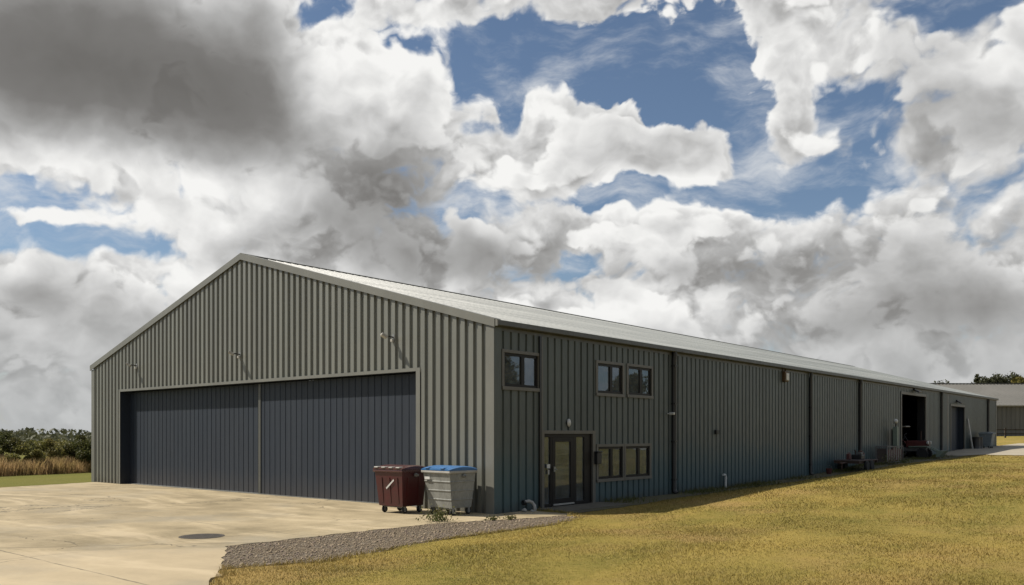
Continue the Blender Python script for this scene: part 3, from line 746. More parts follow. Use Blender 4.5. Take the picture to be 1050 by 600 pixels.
# entrance
y0, y1, zt2 = ENT
s = MB().box(0.02, 0.08, y0-0.10, y0+.005, 0.0, zt2+0.10).box(0.02, 0.08, y1-.005, y1+0.14, 0.0, zt2+0.10).box(0.02, 0.078, y0+.005, y1-.005, zt2, zt2+0.10)
ent = s.build('entrance', M['frame_trim'], hangar)
b = MB(); xo, xi = 0.015, -0.07
for a, c in ((y0+.006, y0+0.08), (2.50, 2.58), (3.66, 3.80), (4.22, y1-.006)): b.box(xi, xo, a, c, 0.02, zt2-0.002)
for a, c in ((y0+0.08, 2.50), (3.80, 4.22)):
    b.box(xi, xo, a, c, 0.02, 0.12); b.box(xi, xo, a, c, zt2-0.10, zt2-0.002)
b.box(xi, xo, 2.58, 3.66, zt2-0.10, zt2-0.002)
b.build('frame', M['black_frame'], ent)
MB().box(-0.03, -0.022, y0+0.08, 2.50, 0.12, zt2-0.10).build('pane', M['glass'], ent)
MB().box(-0.03, -0.022, 3.80, 4.22, 0.12, zt2-0.10).build('pane', M['glass'], ent)
door = MB().box(-0.05, 0.02, 2.59, 2.74, 0.05, zt2-0.105).box(-0.05, 0.02, 3.50, 3.65, 0.05, zt2-0.105).box(-0.05, 0.02, 2.74, 3.50, 0.05, 0.25).box(-0.05, 0.02, 2.74, 3.50, zt2-0.24, zt2-0.105)
door = door.build('entrance_door', M['black_frame'], ent)
MB().box(-0.02, -0.012, 2.74, 3.50, 0.25, zt2-0.24).build('door_pane', M['glass'], ent)
MB().box(0.016, 0.04, y0+0.19, 2.46, 1.16, 1.28).build('notice', M['white'], ent)
MB().box(0.016, 0.03, y0+0.24, 2.44, 0.98, 1.12).build('notice', M['off_white'], ent)
MB().box(0.02, 0.06, 2.62, 2.70, 1.05, 1.2).tube([(0.055, 2.66, 1.12), (0.075, 2.66, 1.12), (0.075, 2.76, 1.12)], 0.012).build('door_handle', M['steel'], ent)
MB().box(0.02, 0.06, 2.62, 3.64, 0.055, 0.10).build('weather_bar', M['off_white'], ent)

# office rooms behind the glass
b = MB().box(-2.85, -2.8, 0.2, 9.5, 0, 5.1).box(-2.8, -0.1, 9.45, 9.5, 0, 5.1).box(-2.8, -0.1, 0.15, 0.2, 0, 5.1)
b.box(-2.8, -0.1, 0.2, 9.45, 2.62, 2.78).box(-2.8, -0.1, 0.2, 9.45, 4.95, 5.0).box(-2.8, -0.1, 4.72, 4.78, 0, 2.62).box(-2.8, -0.1, 2.7, 2.76, 2.78, 4.95)
b.build('office_wall', M['dark_room'], hangar)
# inside floors
b = MB().box(-24.1, -0.03, 0.55, 32, -0.15, 0.02).box(-24.1, -0.03, 32.0, 48.0, 0.3, 0.6).box(-24.1, -0.03, 48.0, 65.5, 0.7, 1.0)
b.build('hangar_floor', M['floor_in'], hangar)
b = MB().box(-9.0, -8.9, 32, 65, 0.5, 6); b.build('inner_partition', M['dark_room'], hangar)

# big vehicle opening on the side
def opening_frame(o, t=0.16):
    y0, y1, z0, z1 = o
    return MB().box(0.02, 0.085, y0-t, y0, z0-.1, z1+t).box(0.02, 0.085, y1, y1+t, z0-.1, z1+t).box(0.02, 0.083, y0, y1, z1, z1+t).build('opening_frame', M['frame_trim'], hangar)
opening_frame(BIG); opening_frame(SECOND)
y0, y1, z0, z1 = BIG
MB().box(-0.45, -0.02, y0-.02, y0-.001, z0, z1).box(-0.45, -0.02, y1+.001, y1+.02, z0, z1).box(-0.45, -0.02, y0, y1, z1+.001, z1+.02).build('opening_reveal', M['pipe_black'], hangar)
y0, y1, z0, z1 = SECOND
b = MB()
for k in range(8): a = y0+k*0.29; b.box(-0.36, -0.30, a, a+0.278, z0, z1); b.box(-0.36, -0.29, a+.278, a+.29, z0, z1)
b.build('shutter_door', M['leaf_door'], hangar)
MB().box(-0.42, -0.37, y0+2.0, y1, z0, z1).build('inner_door', M['leaf_door'], hangar)
MB().box(-0.45, -0.02, y1+.001, y1+.02, z0, z1).box(-0.45, -0.02, y0-.02, y0-.001, z0, z1).box(-0.45, -0.02, y0, y1, z1+.001, z1+.02).build('opening_reveal', M['leaf_door'], hangar)
# slab at the entrance
tag(slab('doorstep', ragged([(0.075, 1.75), (1.25, 1.75), (1.2, 5.0), (0.075, 5.0)], 0.3, 0.03, 9), -0.1, 0.028, M['step']), 'worn concrete slab in front of the glazed entrance', 'doorstep', kind='structure')

# ---------------------------------------------------------------- lights and small fittings on the walls
def floodlight(x, z, label):
    e = empty('floodlight', (x, -0.05, z), label, 'floodlight', group='floodlights above the hangar doors')
    MB().box(-0.06, 0.06, -0.02, 0.0, -0.09, 0.09).build('wall_plate', M['steel'], e)
    MB().tube([(0, 0, 0), (0, -0.16, 0.015), (0, -0.26, 0.02)], 0.022, 8).build('arm', M['black'], e)
    R = Matrix.Translation((-0.04, -0.33, 0.02)) @ Matrix.Rotation(math.radians(-32), 4, 'Z') @ Matrix.Rotation(math.radians(-30), 4, 'X')
    MB().bbox(-0.15, 0.15, -0.11, 0.09, -0.035, 0.045, 0.015, R).build('lamp_head', M['off_white'], e)
    MB().box(-0.13, 0.13, -0.09, 0.07, -0.046, -0.037, R).build('lens', M['lens'], e)
    MB().bbox(-0.05, 0.05, -0.10, -0.02, -0.14, -0.06, 0.01).build('sensor', M['off_white'], e)
floodlight(-3.95, 5.06, 'floodlight on the gable near its sunny right corner, above the right door leaf')
floodlight(-12.2, 5.05, 'floodlight under the ridge, above the join of the two doors')
floodlight(-20.0, 5.05, 'floodlight farthest from the bins, near the low left end of the gable')

e = empty('wall_lamp', (0.036, 3.32, 2.5), 'small white oval lamp on the wall over the glazed entrance', 'wall lamp')
MB().lathe([(0.01, 0), (0.085, 0.005), (0.09, 0.03), (0.085, 0.04)], 'x', (0, 0, 0), 16).build('back_plate', M['black'], e, smooth='angle')
MB().blob((0.05, 0, 0), 0.1, (0.6, 0.75, 1.25), 2).build('lamp_shade', M['white'], e, smooth=True)
e = empty('wall_lamp', (0.036, 19.6, 4.72), 'square lamp with amber housing and pale lens under the eave of the long wall', 'wall lamp')
MB().bbox(0, 0.16, -0.2, 0.2, -0.22, 0.24, 0.03).build('housing', M['amber'], e)
MB().bbox(0.162, 0.2, -0.13, 0.16, -0.16, 0.16, 0.02).build('lens', M['lens'], e)
MB().box(0.0, 0.06, -0.17, -0.11, 0.24, 0.42).build('bracket', M['amber'], e); MB().box(0.0, 0.06, 0.10, 0.16, 0.24, 0.42).build('bracket', M['amber'], e)
for y, z, lb in ((40.4, 4.98, 'dark lamp on the wall over the open vehicle doorway'), (51.6, 4.6, 'dark lamp on the wall over the blue-grey shutter door')):
    e = empty('wall_lamp', (0.036, y, z), lb, 'wall lamp')
    MB().bbox(0, 0.10, -0.2, 0.2, -0.05, 0.09, 0.02).build('housing', M['black'], e)
    R = Matrix.Rotation(math.radians(25), 4, 'Y')
    MB().bbox(0.08, 0.42, -0.34, 0.34, -0.03, 0.05, 0.02, R).build('lamp_head', M['black'], e)
e = empty('letter_box', (0.036, 4.80, 1.22), 'black letter box on the wall between the entrance and the lower windows', 'letter box')
MB().bbox(0.0, 0.16, -0.13, 0.12, 0.0, 0.36, 0.015).build('body', M['black'], e)
MB().bbox(0.0, 0.19, -0.145, 0.135, 0.365, 0.40, 0.012).build('lid', M['black'], e)
e = empty('vent_box', (0.036, 12.99, 2.16), 'small black vent box halfway up the ribbed side wall', 'vent')
MB().bbox(0, 0.10, -0.13, 0.13, 0, 0.17, 0.015).build('housing', M['black'], e)
b = MB()
for k in range(4): b.box(0.101, 0.112, -0.10, 0.10, 0.025+k*0.035, 0.042+k*0.035)
b.build('louvre', M['pipe_black'], e)
e = empty('security_camera', (0.036, 9.27, 2.88), 'tiny white camera on the wall beside the widest black downpipe', 'security camera')
MB().tube([(0, 0, 0), (0.12, 0, 0.0)], 0.02, 8).build('arm', M['white'], e)
MB().bbox(0.10, 0.28, -0.05, 0.05, -0.04, 0.05, 0.015).build('camera_body', M['white'], e)

e = empty('vent_pipe', (0.16, 13.6, hz(.16, 13.6)), 'white plastic pipe with bent top standing against the foot of the wall', 'vent pipe')
MB().tube([(0, 0, -0.05), (0, 0, 0.44), (0, -0.03, 0.50), (0, -0.09, 0.525), (0, -0.22, 0.525)], 0.045, 10).build('pipe', M['white'], e, smooth='angle')
MB().lathe([(0.055, 0.36), (0.055, 0.42)], 'z', (0, 0, 0), 12).build('collar', M['white'], e)
e = empty('hose_pipe', (0.13, 1.28, 0.0), 'thick white hose arching from the wall to the ground near the corner', 'hose')
MB().tube([(-0.07, -0.12, 0.22), (0.0, -0.08, 0.27), (0.06, 0.0, 0.28), (0.12, 0.08, 0.235), (0.16, 0.13, 0.15), (0.17, 0.14, 0.06), (0.17, 0.13, -0.02)], [0.036, 0.042, 0.046, 0.05, 0.052, 0.05, 0.048], 12).build('pipe', M['off_white'], e, smooth='angle')
MB().lathe([(0.06, -0.12), (0.075, -0.10), (0.075, -0.04), (0.06, -0.02)], 'y', (-0.03, -0.03, 0.24), 12).build('coupling', M['black'], e)
b = MB()
for p, r in (((0.30, 0.95, 0.05), 0.075), ((0.44, 1.12, 0.03), 0.055)):
    o = MB().blob(p, r, (1.1, .9, .8), 2, 0.14).build('stone', M['off_white'], smooth=False)
    tag(o, 'pale stone lying by the white hose at the wall foot', 'stone', 'pale stones by the hose')

# ---------------------------------------------------------------- bins
def make_bin(name, loc, rz, label, body, lid, rim, style, group):
    e = empty(name, loc, label, 'bin', rz, group)
    w, d = 0.53, 0.47                                           # half width, half depth at the top
    b = MB().frustum((-w*0.86, w*0.86, -d*0.80, d*0.88), (-w, w, -d, d), 0.20, 1.14)
    for x in (-0.3, 0.0, 0.3):                                  # pressed ribs on the front and back
        b.frustum((x-0.035, x+0.035, -d*0.80-0.018, -d*0.80+.03), (x-0.045, x+0.045, -d-0.004, -d+.03), 0.28, 0.98)
    for y in (-0.22, 0.2):
        for s_ in (-1, 1):
            xx = sorted((s_*(w*0.86+0.016), s_*(w*.86-.03))); xt = sorted((s_*(w+0.002), s_*(w-.03)))
            b.frustum((xx[0], xx[1], y-0.03, y+0.03), (xt[0], xt[1], y-0.04, y+0.04), 0.28, 0.98)
    if style == 'steel':
        b = MB().frustum((-w*0.82, w*0.82, -d*0.66, d*0.86), (-w, w, -d, d), 0.20, 1.14)
        for k, z in enumerate((0.42, 0.66, 0.90)):              # rolled swages round the body
            f = (z-0.2)/0.94; hw = w*(0.82+0.18*f)+0.014; y0_ = -(d*(0.66+0.34*f))-0.014; y1_ = d*(0.86+0.14*f)+0.014
            b.bbox(-hw, hw, y0_, y1_, z-0.022, z+0.022, 0.016)
    b.build('body', body, e)
    MB().bbox(-w-0.045, w+0.045, -d-0.045, d+0.045, 1.12, 1.195, 0.022).build('rim', rim, e)
    l = MB()                                                    # lid: domed, falling to the front
    n = 8; secs = []
    for k in range(n+1):
        t = k/n; y = -d-0.05+t*(2*d+0.09)
        secs.append((y, 1.20+0.105*math.sin(PI*min(1, 0.12+0.75*t))))
    for i, (y, z) in enumerate(secs): l.v += [(-w-0.03, y, z-0.02), (-w+0.05, y, z+0.008), (w-0.05, y, z+0.008), (w+0.03, y, z-0.02)]
    for i in range(n):
        for k in range(3): l.f.append((i*4+k, i*4+k+1, i*4+5+k, i*4+4+k))
    k0 = len(l.v)
    l.v += [(-w-0.03, -d-0.05, 1.197), (w+0.03, -d-0.05, 1.197), (w+0.03, d+0.04, 1.197), (-w-0.03, d+0.04, 1.197)]
    l.f += [(k0, k0+1, 3, 2, 1, 0), tuple([k0+3]+[n*4+q for q in range(4)]+[k0+2]),
            tuple([k0]+[i*4 for i in range(n+1)]+[k0+3]), tuple([k0+1]+[i*4+3 for i in range(n+1)]+[k0+2])]
    lo = l.build('lid', lid, e)
    for x in ((-0.42, -0.14, 0.14, 0.42) if style == 'plastic' else (-0.3, 0.3)):
        MB().bbox(x-0.075, x+0.075, -d-0.075, -d+0.12, 1.235, 1.275, 0.018).build('lid_ridge', M['off_white'] if style == 'plastic' else lid, lo)  # off-white stands for the lit highlights on the plastic lid
    for s_ in (-1, 1):                                          # lifting trunnions
        MB().lathe([(0.05, 0), (0.05, 0.05), (0.03, 0.055), (0.03, 0.12)], 'x', (s_*(w+0.03) if s_ > 0 else -w-0.15, 0.0, 1.05), 12).build('lifting_lug', M['steel'], e)
    for x in (-w*0.72, w*0.72):
        for y in (-d*0.55, d*0.68):
            fk = MB().box(x-0.05, x+0.05, y-0.05, y+0.05, 0.185, 0.2).box(x-0.045, x-0.033, y-0.03, y+0.045, 0.07, 0.19).box(x+0.033, x+0.045, y-0.03, y+0.045, 0.07, 0.19)
            fk = fk.build('caster', M['steel'], e)
            MB().lathe([(0.05, -0.028), (0.088, -0.026), (0.095, -0.01), (0.095, 0.01), (0.088, 0.026), (0.05, 0.028)], 'x', (x, y+0.02, 0.095), 18).build('wheel', M['rubber'], fk, smooth='angle')
            MB().lathe([(0.045, -0.031), (0.045, 0.031)], 'x', (x, y+0.02, 0.095), 12).build('hub', M['off_white'], fk)
    MB().tube([(-w*.66, -d*.55, 0.175), (w*.66, -d*.55, 0.175)], 0.018, 8).build('axle_bar', M['steel'], e)
    return e
RB, BB = (-2.27, -1.30), (-0.87, -0.82)
red_bin = make_bin('waste_bin', (RB[0], RB[1], 0), math.radians(2), 'maroon wheeled waste bin with a slanted white sticker, beside the blue-lidded bin', M['maroon'], M['maroon_lid'], M['maroon_lid'], 'plastic', None)
R = Matrix.Translation((0.06, -0.462, 0.80)) @ Matrix.Rotation(math.radians(5), 4, 'X') @ Matrix.Rotation(math.radians(-38), 4, 'Y')
MB().box(-0.2, 0.2, -0.004, 0.0, -0.022, 0.022, R).build('sticker', M['white'], red_bin)
blue_bin = make_bin('waste_bin', (BB[0], BB[1], 0), math.radians(-3), 'dull grey metal wheeled bin with a bright blue lid, by the hangar corner', M['bin_grey'], M['blue_lid'], M['off_white'], 'steel', None)
MB().box(-0.45, -0.25, -0.486, -0.476, 0.95, 1.02).build('sticker', M['white'], blue_bin)
make_bin('waste_bin', (0.8, 58.0, hz(.9, 58)), math.radians(90), 'pale slate waste bin standing by the wall at the far end of the hangar', M['bin_slate'], M['bin_slate'], M['bin_slate'], 'steel', None)

# ---------------------------------------------------------------- drain cover on the apron
e = empty('drain_cover', (-1.38, -7.75, 0.0), 'round dark iron drain cover set into the concrete apron', 'drain cover')
MB().lathe([(0.46, -0.03), (0.46, 0.006), (0.41, 0.007), (0.405, 0.002)], 'z', (0, 0, 0), 40).build('frame', M['iron'], e)
b = MB().lathe([(0.40, -0.02), (0.40, 0.008)], 'z', (0, 0, 0), 40)
for i in range(-4, 5):
    for j in range(-4, 5):
        if math.hypot(i, j) < 4.3: b.box(i*0.085-0.03, i*0.085+0.03, j*0.085-0.012, j*0.085+0.012, 0.008, 0.013)
b.build('cover', M['iron'], e)

# ---------------------------------------------------------------- clutter along the shaded wall
def G0(x, y): return (x, y, hz(x, y))
# flat trailer
tz = hz(1.0, 26.6)
e = empty('flat_trailer', (0.95, 26.5, tz), 'low flat trailer with timber deck parked against the shaded wall', 'trailer')
b = MB()
for k in range(7): b.box(-0.62+k*0.18, -0.62+k*0.18+0.168, -1.45, 1.45, 0.50, 0.545)
b.build('deck', M['wood'], e)
MB().box(-0.6, 0.62, -1.43, -1.35, 0.38, 0.498).box(-0.6, 0.62, 1.35, 1.43, 0.38, 0.498).box(-0.5, -0.42, -1.35, 1.35, 0.38, 0.498).box(0.45, 0.53, -1.35, 1.35, 0.38, 0.498).build('chassis', M['rust'], e)
for x in (-0.66, 0.64):
    for y in (-0.35, 0.35):
        w_ = MB().lathe([(0.12, -0.07), (0.24, -0.07), (0.26, -0.04), (0.26, 0.04), (0.24, 0.07), (0.12, 0.07)], 'x', (x, y, 0.24), 20).build('wheel', M['rubber'], e, smooth='angle')
        MB().lathe([(0.115, -0.05), (0.115, 0.05)], 'x', (x, y, 0.24), 14).build('rim', M['rust'], w_)
MB().tube([(0, -1.4, 0.43), (0, -2.1, 0.40), (0, -2.35, 0.42)], 0.035, 8).build('drawbar', M['rust'], e)
MB().tube([(0, -2.05, 0.40), (0, -2.05, 0.02)], 0.025, 8).build('jockey_leg', M['rust'], e)
e = empty('engine_unit', (1.0, 26.7, tz+0.545), 'dark pump engine standing on the flat trailer', 'engine')
MB().bbox(-0.25, 0.25, -0.3, 0.25, 0.0, 0.25, 0.04).build('body', M['black'], e)
MB().lathe([(0.12, -0.1), (0.15, -0.08), (0.15, 0.08), (0.12, 0.1)], 'y', (0.02, 0.28, 0.3), 14).build('flywheel', M['rust'], e)
MB().tube([(-0.1, -0.1, 0.25), (-0.1, -0.1, 0.42), (-0.1, -0.22, 0.46)], 0.03, 8).build('exhaust', M['rust'], e)
MB().bbox(-0.02, 0.2, -0.15, 0.1, 0.252, 0.36, 0.03).build('fuel_tank', M['tractor_grey'], e)
for p, s_ in (((0.8, 25.9), 1), ((0.95, 27.5), 1)):
    o = empty('fuel_can', (p[0], p[1], tz+0.545), 'dark red fuel can on the trailer deck ' + ('in front of the engine' if p[1] < 26.7 else 'behind the engine'), 'fuel can')
    MB().bbox(-0.08, 0.08, -0.16, 0.16, 0, 0.3, 0.03).build('body', M['dull_red'], o)
    MB().tube([(0, -0.1, 0.3), (0, -0.1, 0.36), (0, 0.08, 0.36), (0, 0.08, 0.3)], 0.015, 8).build('handle', M['red'], o)
    MB().lathe([(0.03, 0.3), (0.03, 0.34)], 'z', (0, 0.13, 0), 10).build('cap', M['black'], o)
o = empty('bucket', G0(0.6, 23.7), 'small dull red bucket at the wall foot in front of the trailer', 'bucket')
MB().lathe([(0.11, 0.0), (0.15, 0.27), (0.155, 0.28), (0.14, 0.27), (0.1, 0.02)], 'z', (0, 0, 0), 18).build('body', M['dull_red'], o, smooth='angle')
MB().tube([(-0.15, 0, 0.27), (-0.1, 0, 0.38), (0, 0, 0.42), (0.1, 0, 0.38), (0.15, 0, 0.27)], 0.006, 6).build('handle', M['steel'], o)
# barriers stacked on edge: a frame with red and white boards
bz = hz(0.8, 32.9)
e = empty('barrier_rack', (0.72, 32.9, bz), 'rack of red and white barrier boards by the open doorway', 'barrier rack')
f = MB()
for y in (-1.5, 1.5):
    for x in (-0.28, 0.28): f.box(x-0.03, x+0.03, y-0.03, y+0.03, 0, 0.98)
for z in (0.06, 0.92):
    for x in (-0.28, 0.28): f.box(x-0.025, x+0.025, -1.47, 1.47, z, z+0.05)
    for y in (-1.5, 1.5): f.box(-0.25, 0.25, y-0.025, y+0.025, z, z+0.05)
f.build('frame', M['dull_steel'], e)
rr = random.Random(4)
for k in range(14):
    y = -1.36+k*0.208; h = rr.uniform(0.62, 0.86)
    MB().box(0.20, 0.26, y, y+0.15, 0.13, 0.13+h).build('board', M['dull_red'] if k % 2 else M['dull_white'], e)
MB().box(-0.24, 0.18, -1.4, 1.4, 0.112, 0.30).box(-0.24, 0.24, -1.46, -1.43, 0.12, 0.85).build('base_board', M['wood'], e)
# column with a pale globe
cz = hz(0.45, 35.0)-0.1
e = empty('pump_post', (0.42, 35.1, cz), 'tall pale green post with a white globe top beside the open doorway', 'post')
MB().bbox(-0.13, 0.13, -0.14, 0.14, 0, 2.15, 0.02).build('post', M['sage'], e)
MB().box(-0.16, -0.132, -0.32, 0.32, 0.2, 2.0).build('back_panel', M['black'], e)
MB().tube([(0, 0, 2.15), (0, 0, 2.35)], 0.04, 8).build('neck', M['black'], e)
MB().blob((0, 0, 2.47), 0.14, (1, 1, 1.05), 2).build('globe', M['white'], e, smooth=True)

# tractor in the doorway
tz = 0.605
e = empty('tractor', (-0.55, 40.9, tz), 'small old red tractor standing half out of the open vehicle doorway', 'tractor', math.radians(-88))
def wheel(x, y, r, w):
    t = MB().lathe([(r*0.55, -w/2), (r*0.93, -w/2), (r, -w*0.3), (r, w*0.3), (r*0.93, w/2), (r*0.55, w/2)], 'x', (x, y, r), 24)
    n = int(16)
    for k in range(n):
        a = 2*PI*k/n; R_ = Matrix.Translation((x, y, r)) @ Matrix.Rotation(a, 4, 'X')
        t.box(-w*0.48, w*0.48, -0.03, 0.03, r-0.01, r+0.03, R_)
    t = t.build('wheel', M['rubber'], e)
    MB().lathe([(r*0.2, -w*0.3), (r*0.54, -w*0.42), (r*0.54, w*0.42), (r*0.2, w*0.3)], 'x', (x, y, r), 18).build('rim', M['off_white'], t)
for s_ in (-1, 1): wheel(s_*0.68, -0.75, 0.58, 0.32); wheel(s_*0.58, 1.05, 0.33, 0.18)
MB().bbox(-0.27, 0.27, 0.0, 1.35, 0.72, 1.15, 0.06).build('bonnet', M['red'], e)
MB().bbox(-0.2, 0.2, -0.9, 1.2, 0.45, 0.72, 0.05).build('engine_block', M['tractor_grey'], e)
MB().box(-0.25, 0.25, 1.352, 1.38, 0.6, 1.1).build('grille', M['black'], e)
for s_ in (-1, 1):
    MB().lathe([(0.05, 0), (0.10, 0.05), (0.105, 0.12), (0.09, 0.13)], 'y', (s_*0.36, 1.25, 1.02), 16).build('headlight', M['white'], e, smooth='angle')
    fen = MB()
    for k in range(8):
        a0, a1 = math.radians(10+k*19), math.radians(29+k*19); r = 0.68
        v = [(s_*0.68+q, -0.75+rr_*math.cos(a), 0.58+rr_*math.sin(a)) for a in (a0, a1) for q in (-0.19, 0.19) for rr_ in (r, r+0.02)]
        fen.add(v, [(0, 1, 3, 2), (4, 6, 7, 5), (0, 4, 5, 1), (2, 3, 7, 6), (0, 2, 6, 4), (1, 5, 7, 3)])
    fen.build('mudguard', M['red'], e)
MB().bbox(-0.22, 0.22, -0.95, -0.5, 0.98, 1.06, 0.03).bbox(-0.22, 0.22, -1.0, -0.93, 1.06, 1.42, 0.03).build('seat', M['black'], e)
MB().tube([(0.22*math.cos(t), -0.12+0.1*math.sin(t), 1.42+0.19*math.sin(t)) for t in np.linspace(0, 2*PI, 17)], 0.018, 6).tube([(0, -0.12, 1.42), (0, 0.12, 1.1)], 0.02, 6).build('steering_wheel', M['black'], e)
rb = MB()
for s_ in (-1, 1): rb.tube([(s_*0.42, -1.05, 0.9), (s_*0.42, -1.05, 1.98)], 0.035, 8)
rb.tube([(-0.42, -1.05, 1.98), (0.42, -1.05, 1.98)], 0.035, 8); rb.build('roll_bar', M['tractor_grey'], e)
MB().bbox(-0.55, 0.55, -1.25, 0.1, 2.02, 2.09, 0.03).build('canopy', M['off_white'], e)
MB().tube([(0.17, 0.9, 1.15), (0.17, 0.9, 1.75)], 0.03, 8).build('exhaust', M['rust'], e)
lb_ = MB()
for s_ in (-1, 1): lb_.tube([(s_*0.33, 0.2, 0.75), (s_*0.36, 1.3, 0.78), (s_*0.36, 1.95, 0.42)], 0.045, 8)
lb_.build('loader_arm', M['sage'], e)
MB().frustum((-0.62, 0.62, 1.85, 2.0), (-0.62, 0.62, 1.9, 2.35), 0.12, 0.52).build('loader_bucket', M['sage'], e)
# leaning white board and drums by the second door
e = MB().box(-0.02, 0.03, -0.14, 0.14, 0.0, 2.35, Matrix.Translation((0.42, 54.9, hz(.4, 54.9))) @ Matrix.Rotation(math.radians(-8), 4, 'Y')).build('leaning_board', M['off_white'])
tag(e, 'tall narrow pale board leaning on the wall beside the shutter door', 'board')
for i, (x, y) in enumerate(((0.5, 55.6), (0.52, 56.35))):
    o = empty('oil_drum', (x, y, hz(x, y)), ('black drum nearer the leaning board, one of two by the far wall' if i == 0 else 'black drum nearer the slate bin, one of two by the far wall'), 'drum', group='black drums by the far wall')
    MB().lathe([(0.29, 0), (0.30, 0.02), (0.29, 0.04), (0.29, 0.29), (0.305, 0.31), (0.29, 0.33), (0.29, 0.6), (0.305, 0.62), (0.29, 0.64), (0.29, 0.9), (0.30, 0.92), (0.28, 0.93)], 'z', (0, 0, 0), 22).build('body', M['black'], o, smooth='angle')
    MB().lathe([(0.04, 0.93), (0.04, 0.95)], 'z', (0.15, 0.05, 0), 10).build('cap', M['steel'], o)

# ---------------------------------------------------------------- second barn, fence
def local(r, f): return CAM+RIGHT*r+FWD*f
bx = local(54, 114); bzz = 1.9
barn = empty('barn', (bx.x, bx.y, bzz), 'long low grey barn with a plain pitched roof beyond the far end of the hangar', 'barn', HEAD)
LB, WB, HB, RB_ = 62, 19, 4.25, 3.35
cl = cladding(0, LB, 0.6, 0.34, 0.05, 0.06, lambda s: -0.3, lambda s: HB-0.1, [], lambda s, d, z: (s, -d, z)); cl.build('wall', M['barn_wall'], barn, fixn=False)
MB().box(0, 0.05, 0.07, WB, -0.3, HB).box(LB-.05, LB, 0.07, WB, -0.3, HB).box(0, LB, WB-.05, WB, -.3, HB).build('wall', M['barn_wall'], barn)
MB().add([(0, 0, HB), (0, WB, HB), (0, WB/2, HB+RB_)], [(0, 1, 2)]).add([(LB, 0, HB), (LB, WB, HB), (LB, WB/2, HB+RB_)], [(0, 1, 2)]).build('gable', M['barn_wall'], barn)
b = MB(); prof = []
n = int(LB/0.5)
for i in range(n): prof += [(i*0.5-.3, 0.0), (i*0.5+0.25-.3, 0.06)]
for y, z in ((-0.4, HB-0.1), (WB/2, HB+RB_)): b.v += [(x, y, z+h) for x, h in prof]
m_ = len(prof); b.f = [(i, i+1, m_+i+1, m_+i) for i in range(m_-1)]
o = len(b.v)
for y, z in ((WB+0.4, HB-0.1), (WB/2, HB+RB_)): b.v += [(x, y, z+h) for x, h in prof]
b.f += [(o+i, o+i+1, o+m_+i+1, o+m_+i) for i in range(m_-1)]
b.build('roof', M['barn_roof'], barn, fixn=False)
MB().box(-.3, LB, -0.52, -0.38, HB-0.22, HB-0.06).build('gutter', M['off_white'], barn)
MB().box(-.3, LB, WB/2-.25, WB/2+.25, HB+RB_+.05, HB+RB_+.13).build('ridge_cap', M['barn_roof'], barn)

fp = local(58, 104)
fence = empty('rail_fence', (fp.x, fp.y, 1.70), 'dark post and rail fence in front of the far barn', 'fence', HEAD)
for k in range(13):
    q = fp+RIGHT*(k*2.6); MB().box(k*2.6-.08, k*2.6+.08, -.07, .07, hz(q.x, q.y)-1.95, 1.25).build('post', M['fence_wood'], fence)
for z in (0.45, 0.95): MB().box(0, 12*2.6, -.10, -.071, z, z+0.14).build('rail', M['fence_wood'], fence)

# ---------------------------------------------------------------- foliage
def leaf_quads(C, size, rng, squash=0.6):
    n = len(C)
    a = rng.normal(size=(n, 3)); a /= np.linalg.norm(a, axis=1)[:, None]
    t = rng.normal(size=(n, 3)); b_ = np.cross(a, t); b_ /= np.linalg.norm(b_, axis=1)[:, None]
    s = size*rng.uniform(0.6, 1.3, (n, 1))
    V = np.stack([C-a*s, C+b_*s*squash, C+a*s, C-b_*s*squash], 1).reshape(-1, 3)
    return V, np.arange(n*4).reshape(n, 4)
def crown_points(n, rx, ry, z0, z1, rng, clumps=16, fill=0.5):
    """leaf centres gathered into clumps inside an ellipsoid"""
    c = rng.normal(size=(clumps, 3)); c /= np.linalg.norm(c, axis=1)[:, None]; c *= rng.uniform(0.35, 0.88, (clumps, 1))
    k = rng.integers(0, clumps, n)
    p = rng.normal(size=(n, 3)); p /= np.linalg.norm(p, axis=1)[:, None]
    p *= (rng.uniform(0, 1, (n, 1))**0.45)*rng.uniform(0.22, 0.42, clumps)[k][:, None]*fill*2
    q = c[k]+p
    zc, zr = (z0+z1)/2, (z1-z0)/2
    return np.stack([q[:, 0]*rx, q[:, 1]*ry, np.maximum(q[:, 2]*zr+zc, 0.05)], 1)
def plant(name, loc, label, cat, rx, ry, h, n, size, mt, seed, group=None, z0=0.1, trunk_h=None, trunk_r=0.05, clumps=16, part='stem'):
    rng = np.random.default_rng(seed); rd = random.Random(seed)
    e = empty(name, loc, label, cat, rd.uniform(0, 6), group)
    V, F = leaf_quads(crown_points(n, rx, ry, z0, h, rng, clumps), size, rng)
    np_mesh('crown', V, F, mt, e)
    th = trunk_h or h*0.6
    b = MB().tube([(0, 0, -0.2), (rd.uniform(-.05, .05)*th*.3, 0.02*th, th*0.5), (rd.uniform(-.1, .1)*th*.3, 0, th)], [trunk_r, trunk_r*0.75, trunk_r*0.4], 8)
    for k in range(6):
        a = k*1.05+rd.uniform(-.3, .3); zz = th*rd.uniform(0.3, 0.85)
        b.tube([(0, 0, zz), (rx*0.35*math.cos(a), ry*0.35*math.sin(a), zz+h*0.15), (rx*0.6*math.cos(a), ry*0.6*math.sin(a), zz+h*0.22)], [trunk_r*0.5, trunk_r*0.35, trunk_r*0.15], 6)
    b.build(part, M['bark'], e, smooth=True)
    return e

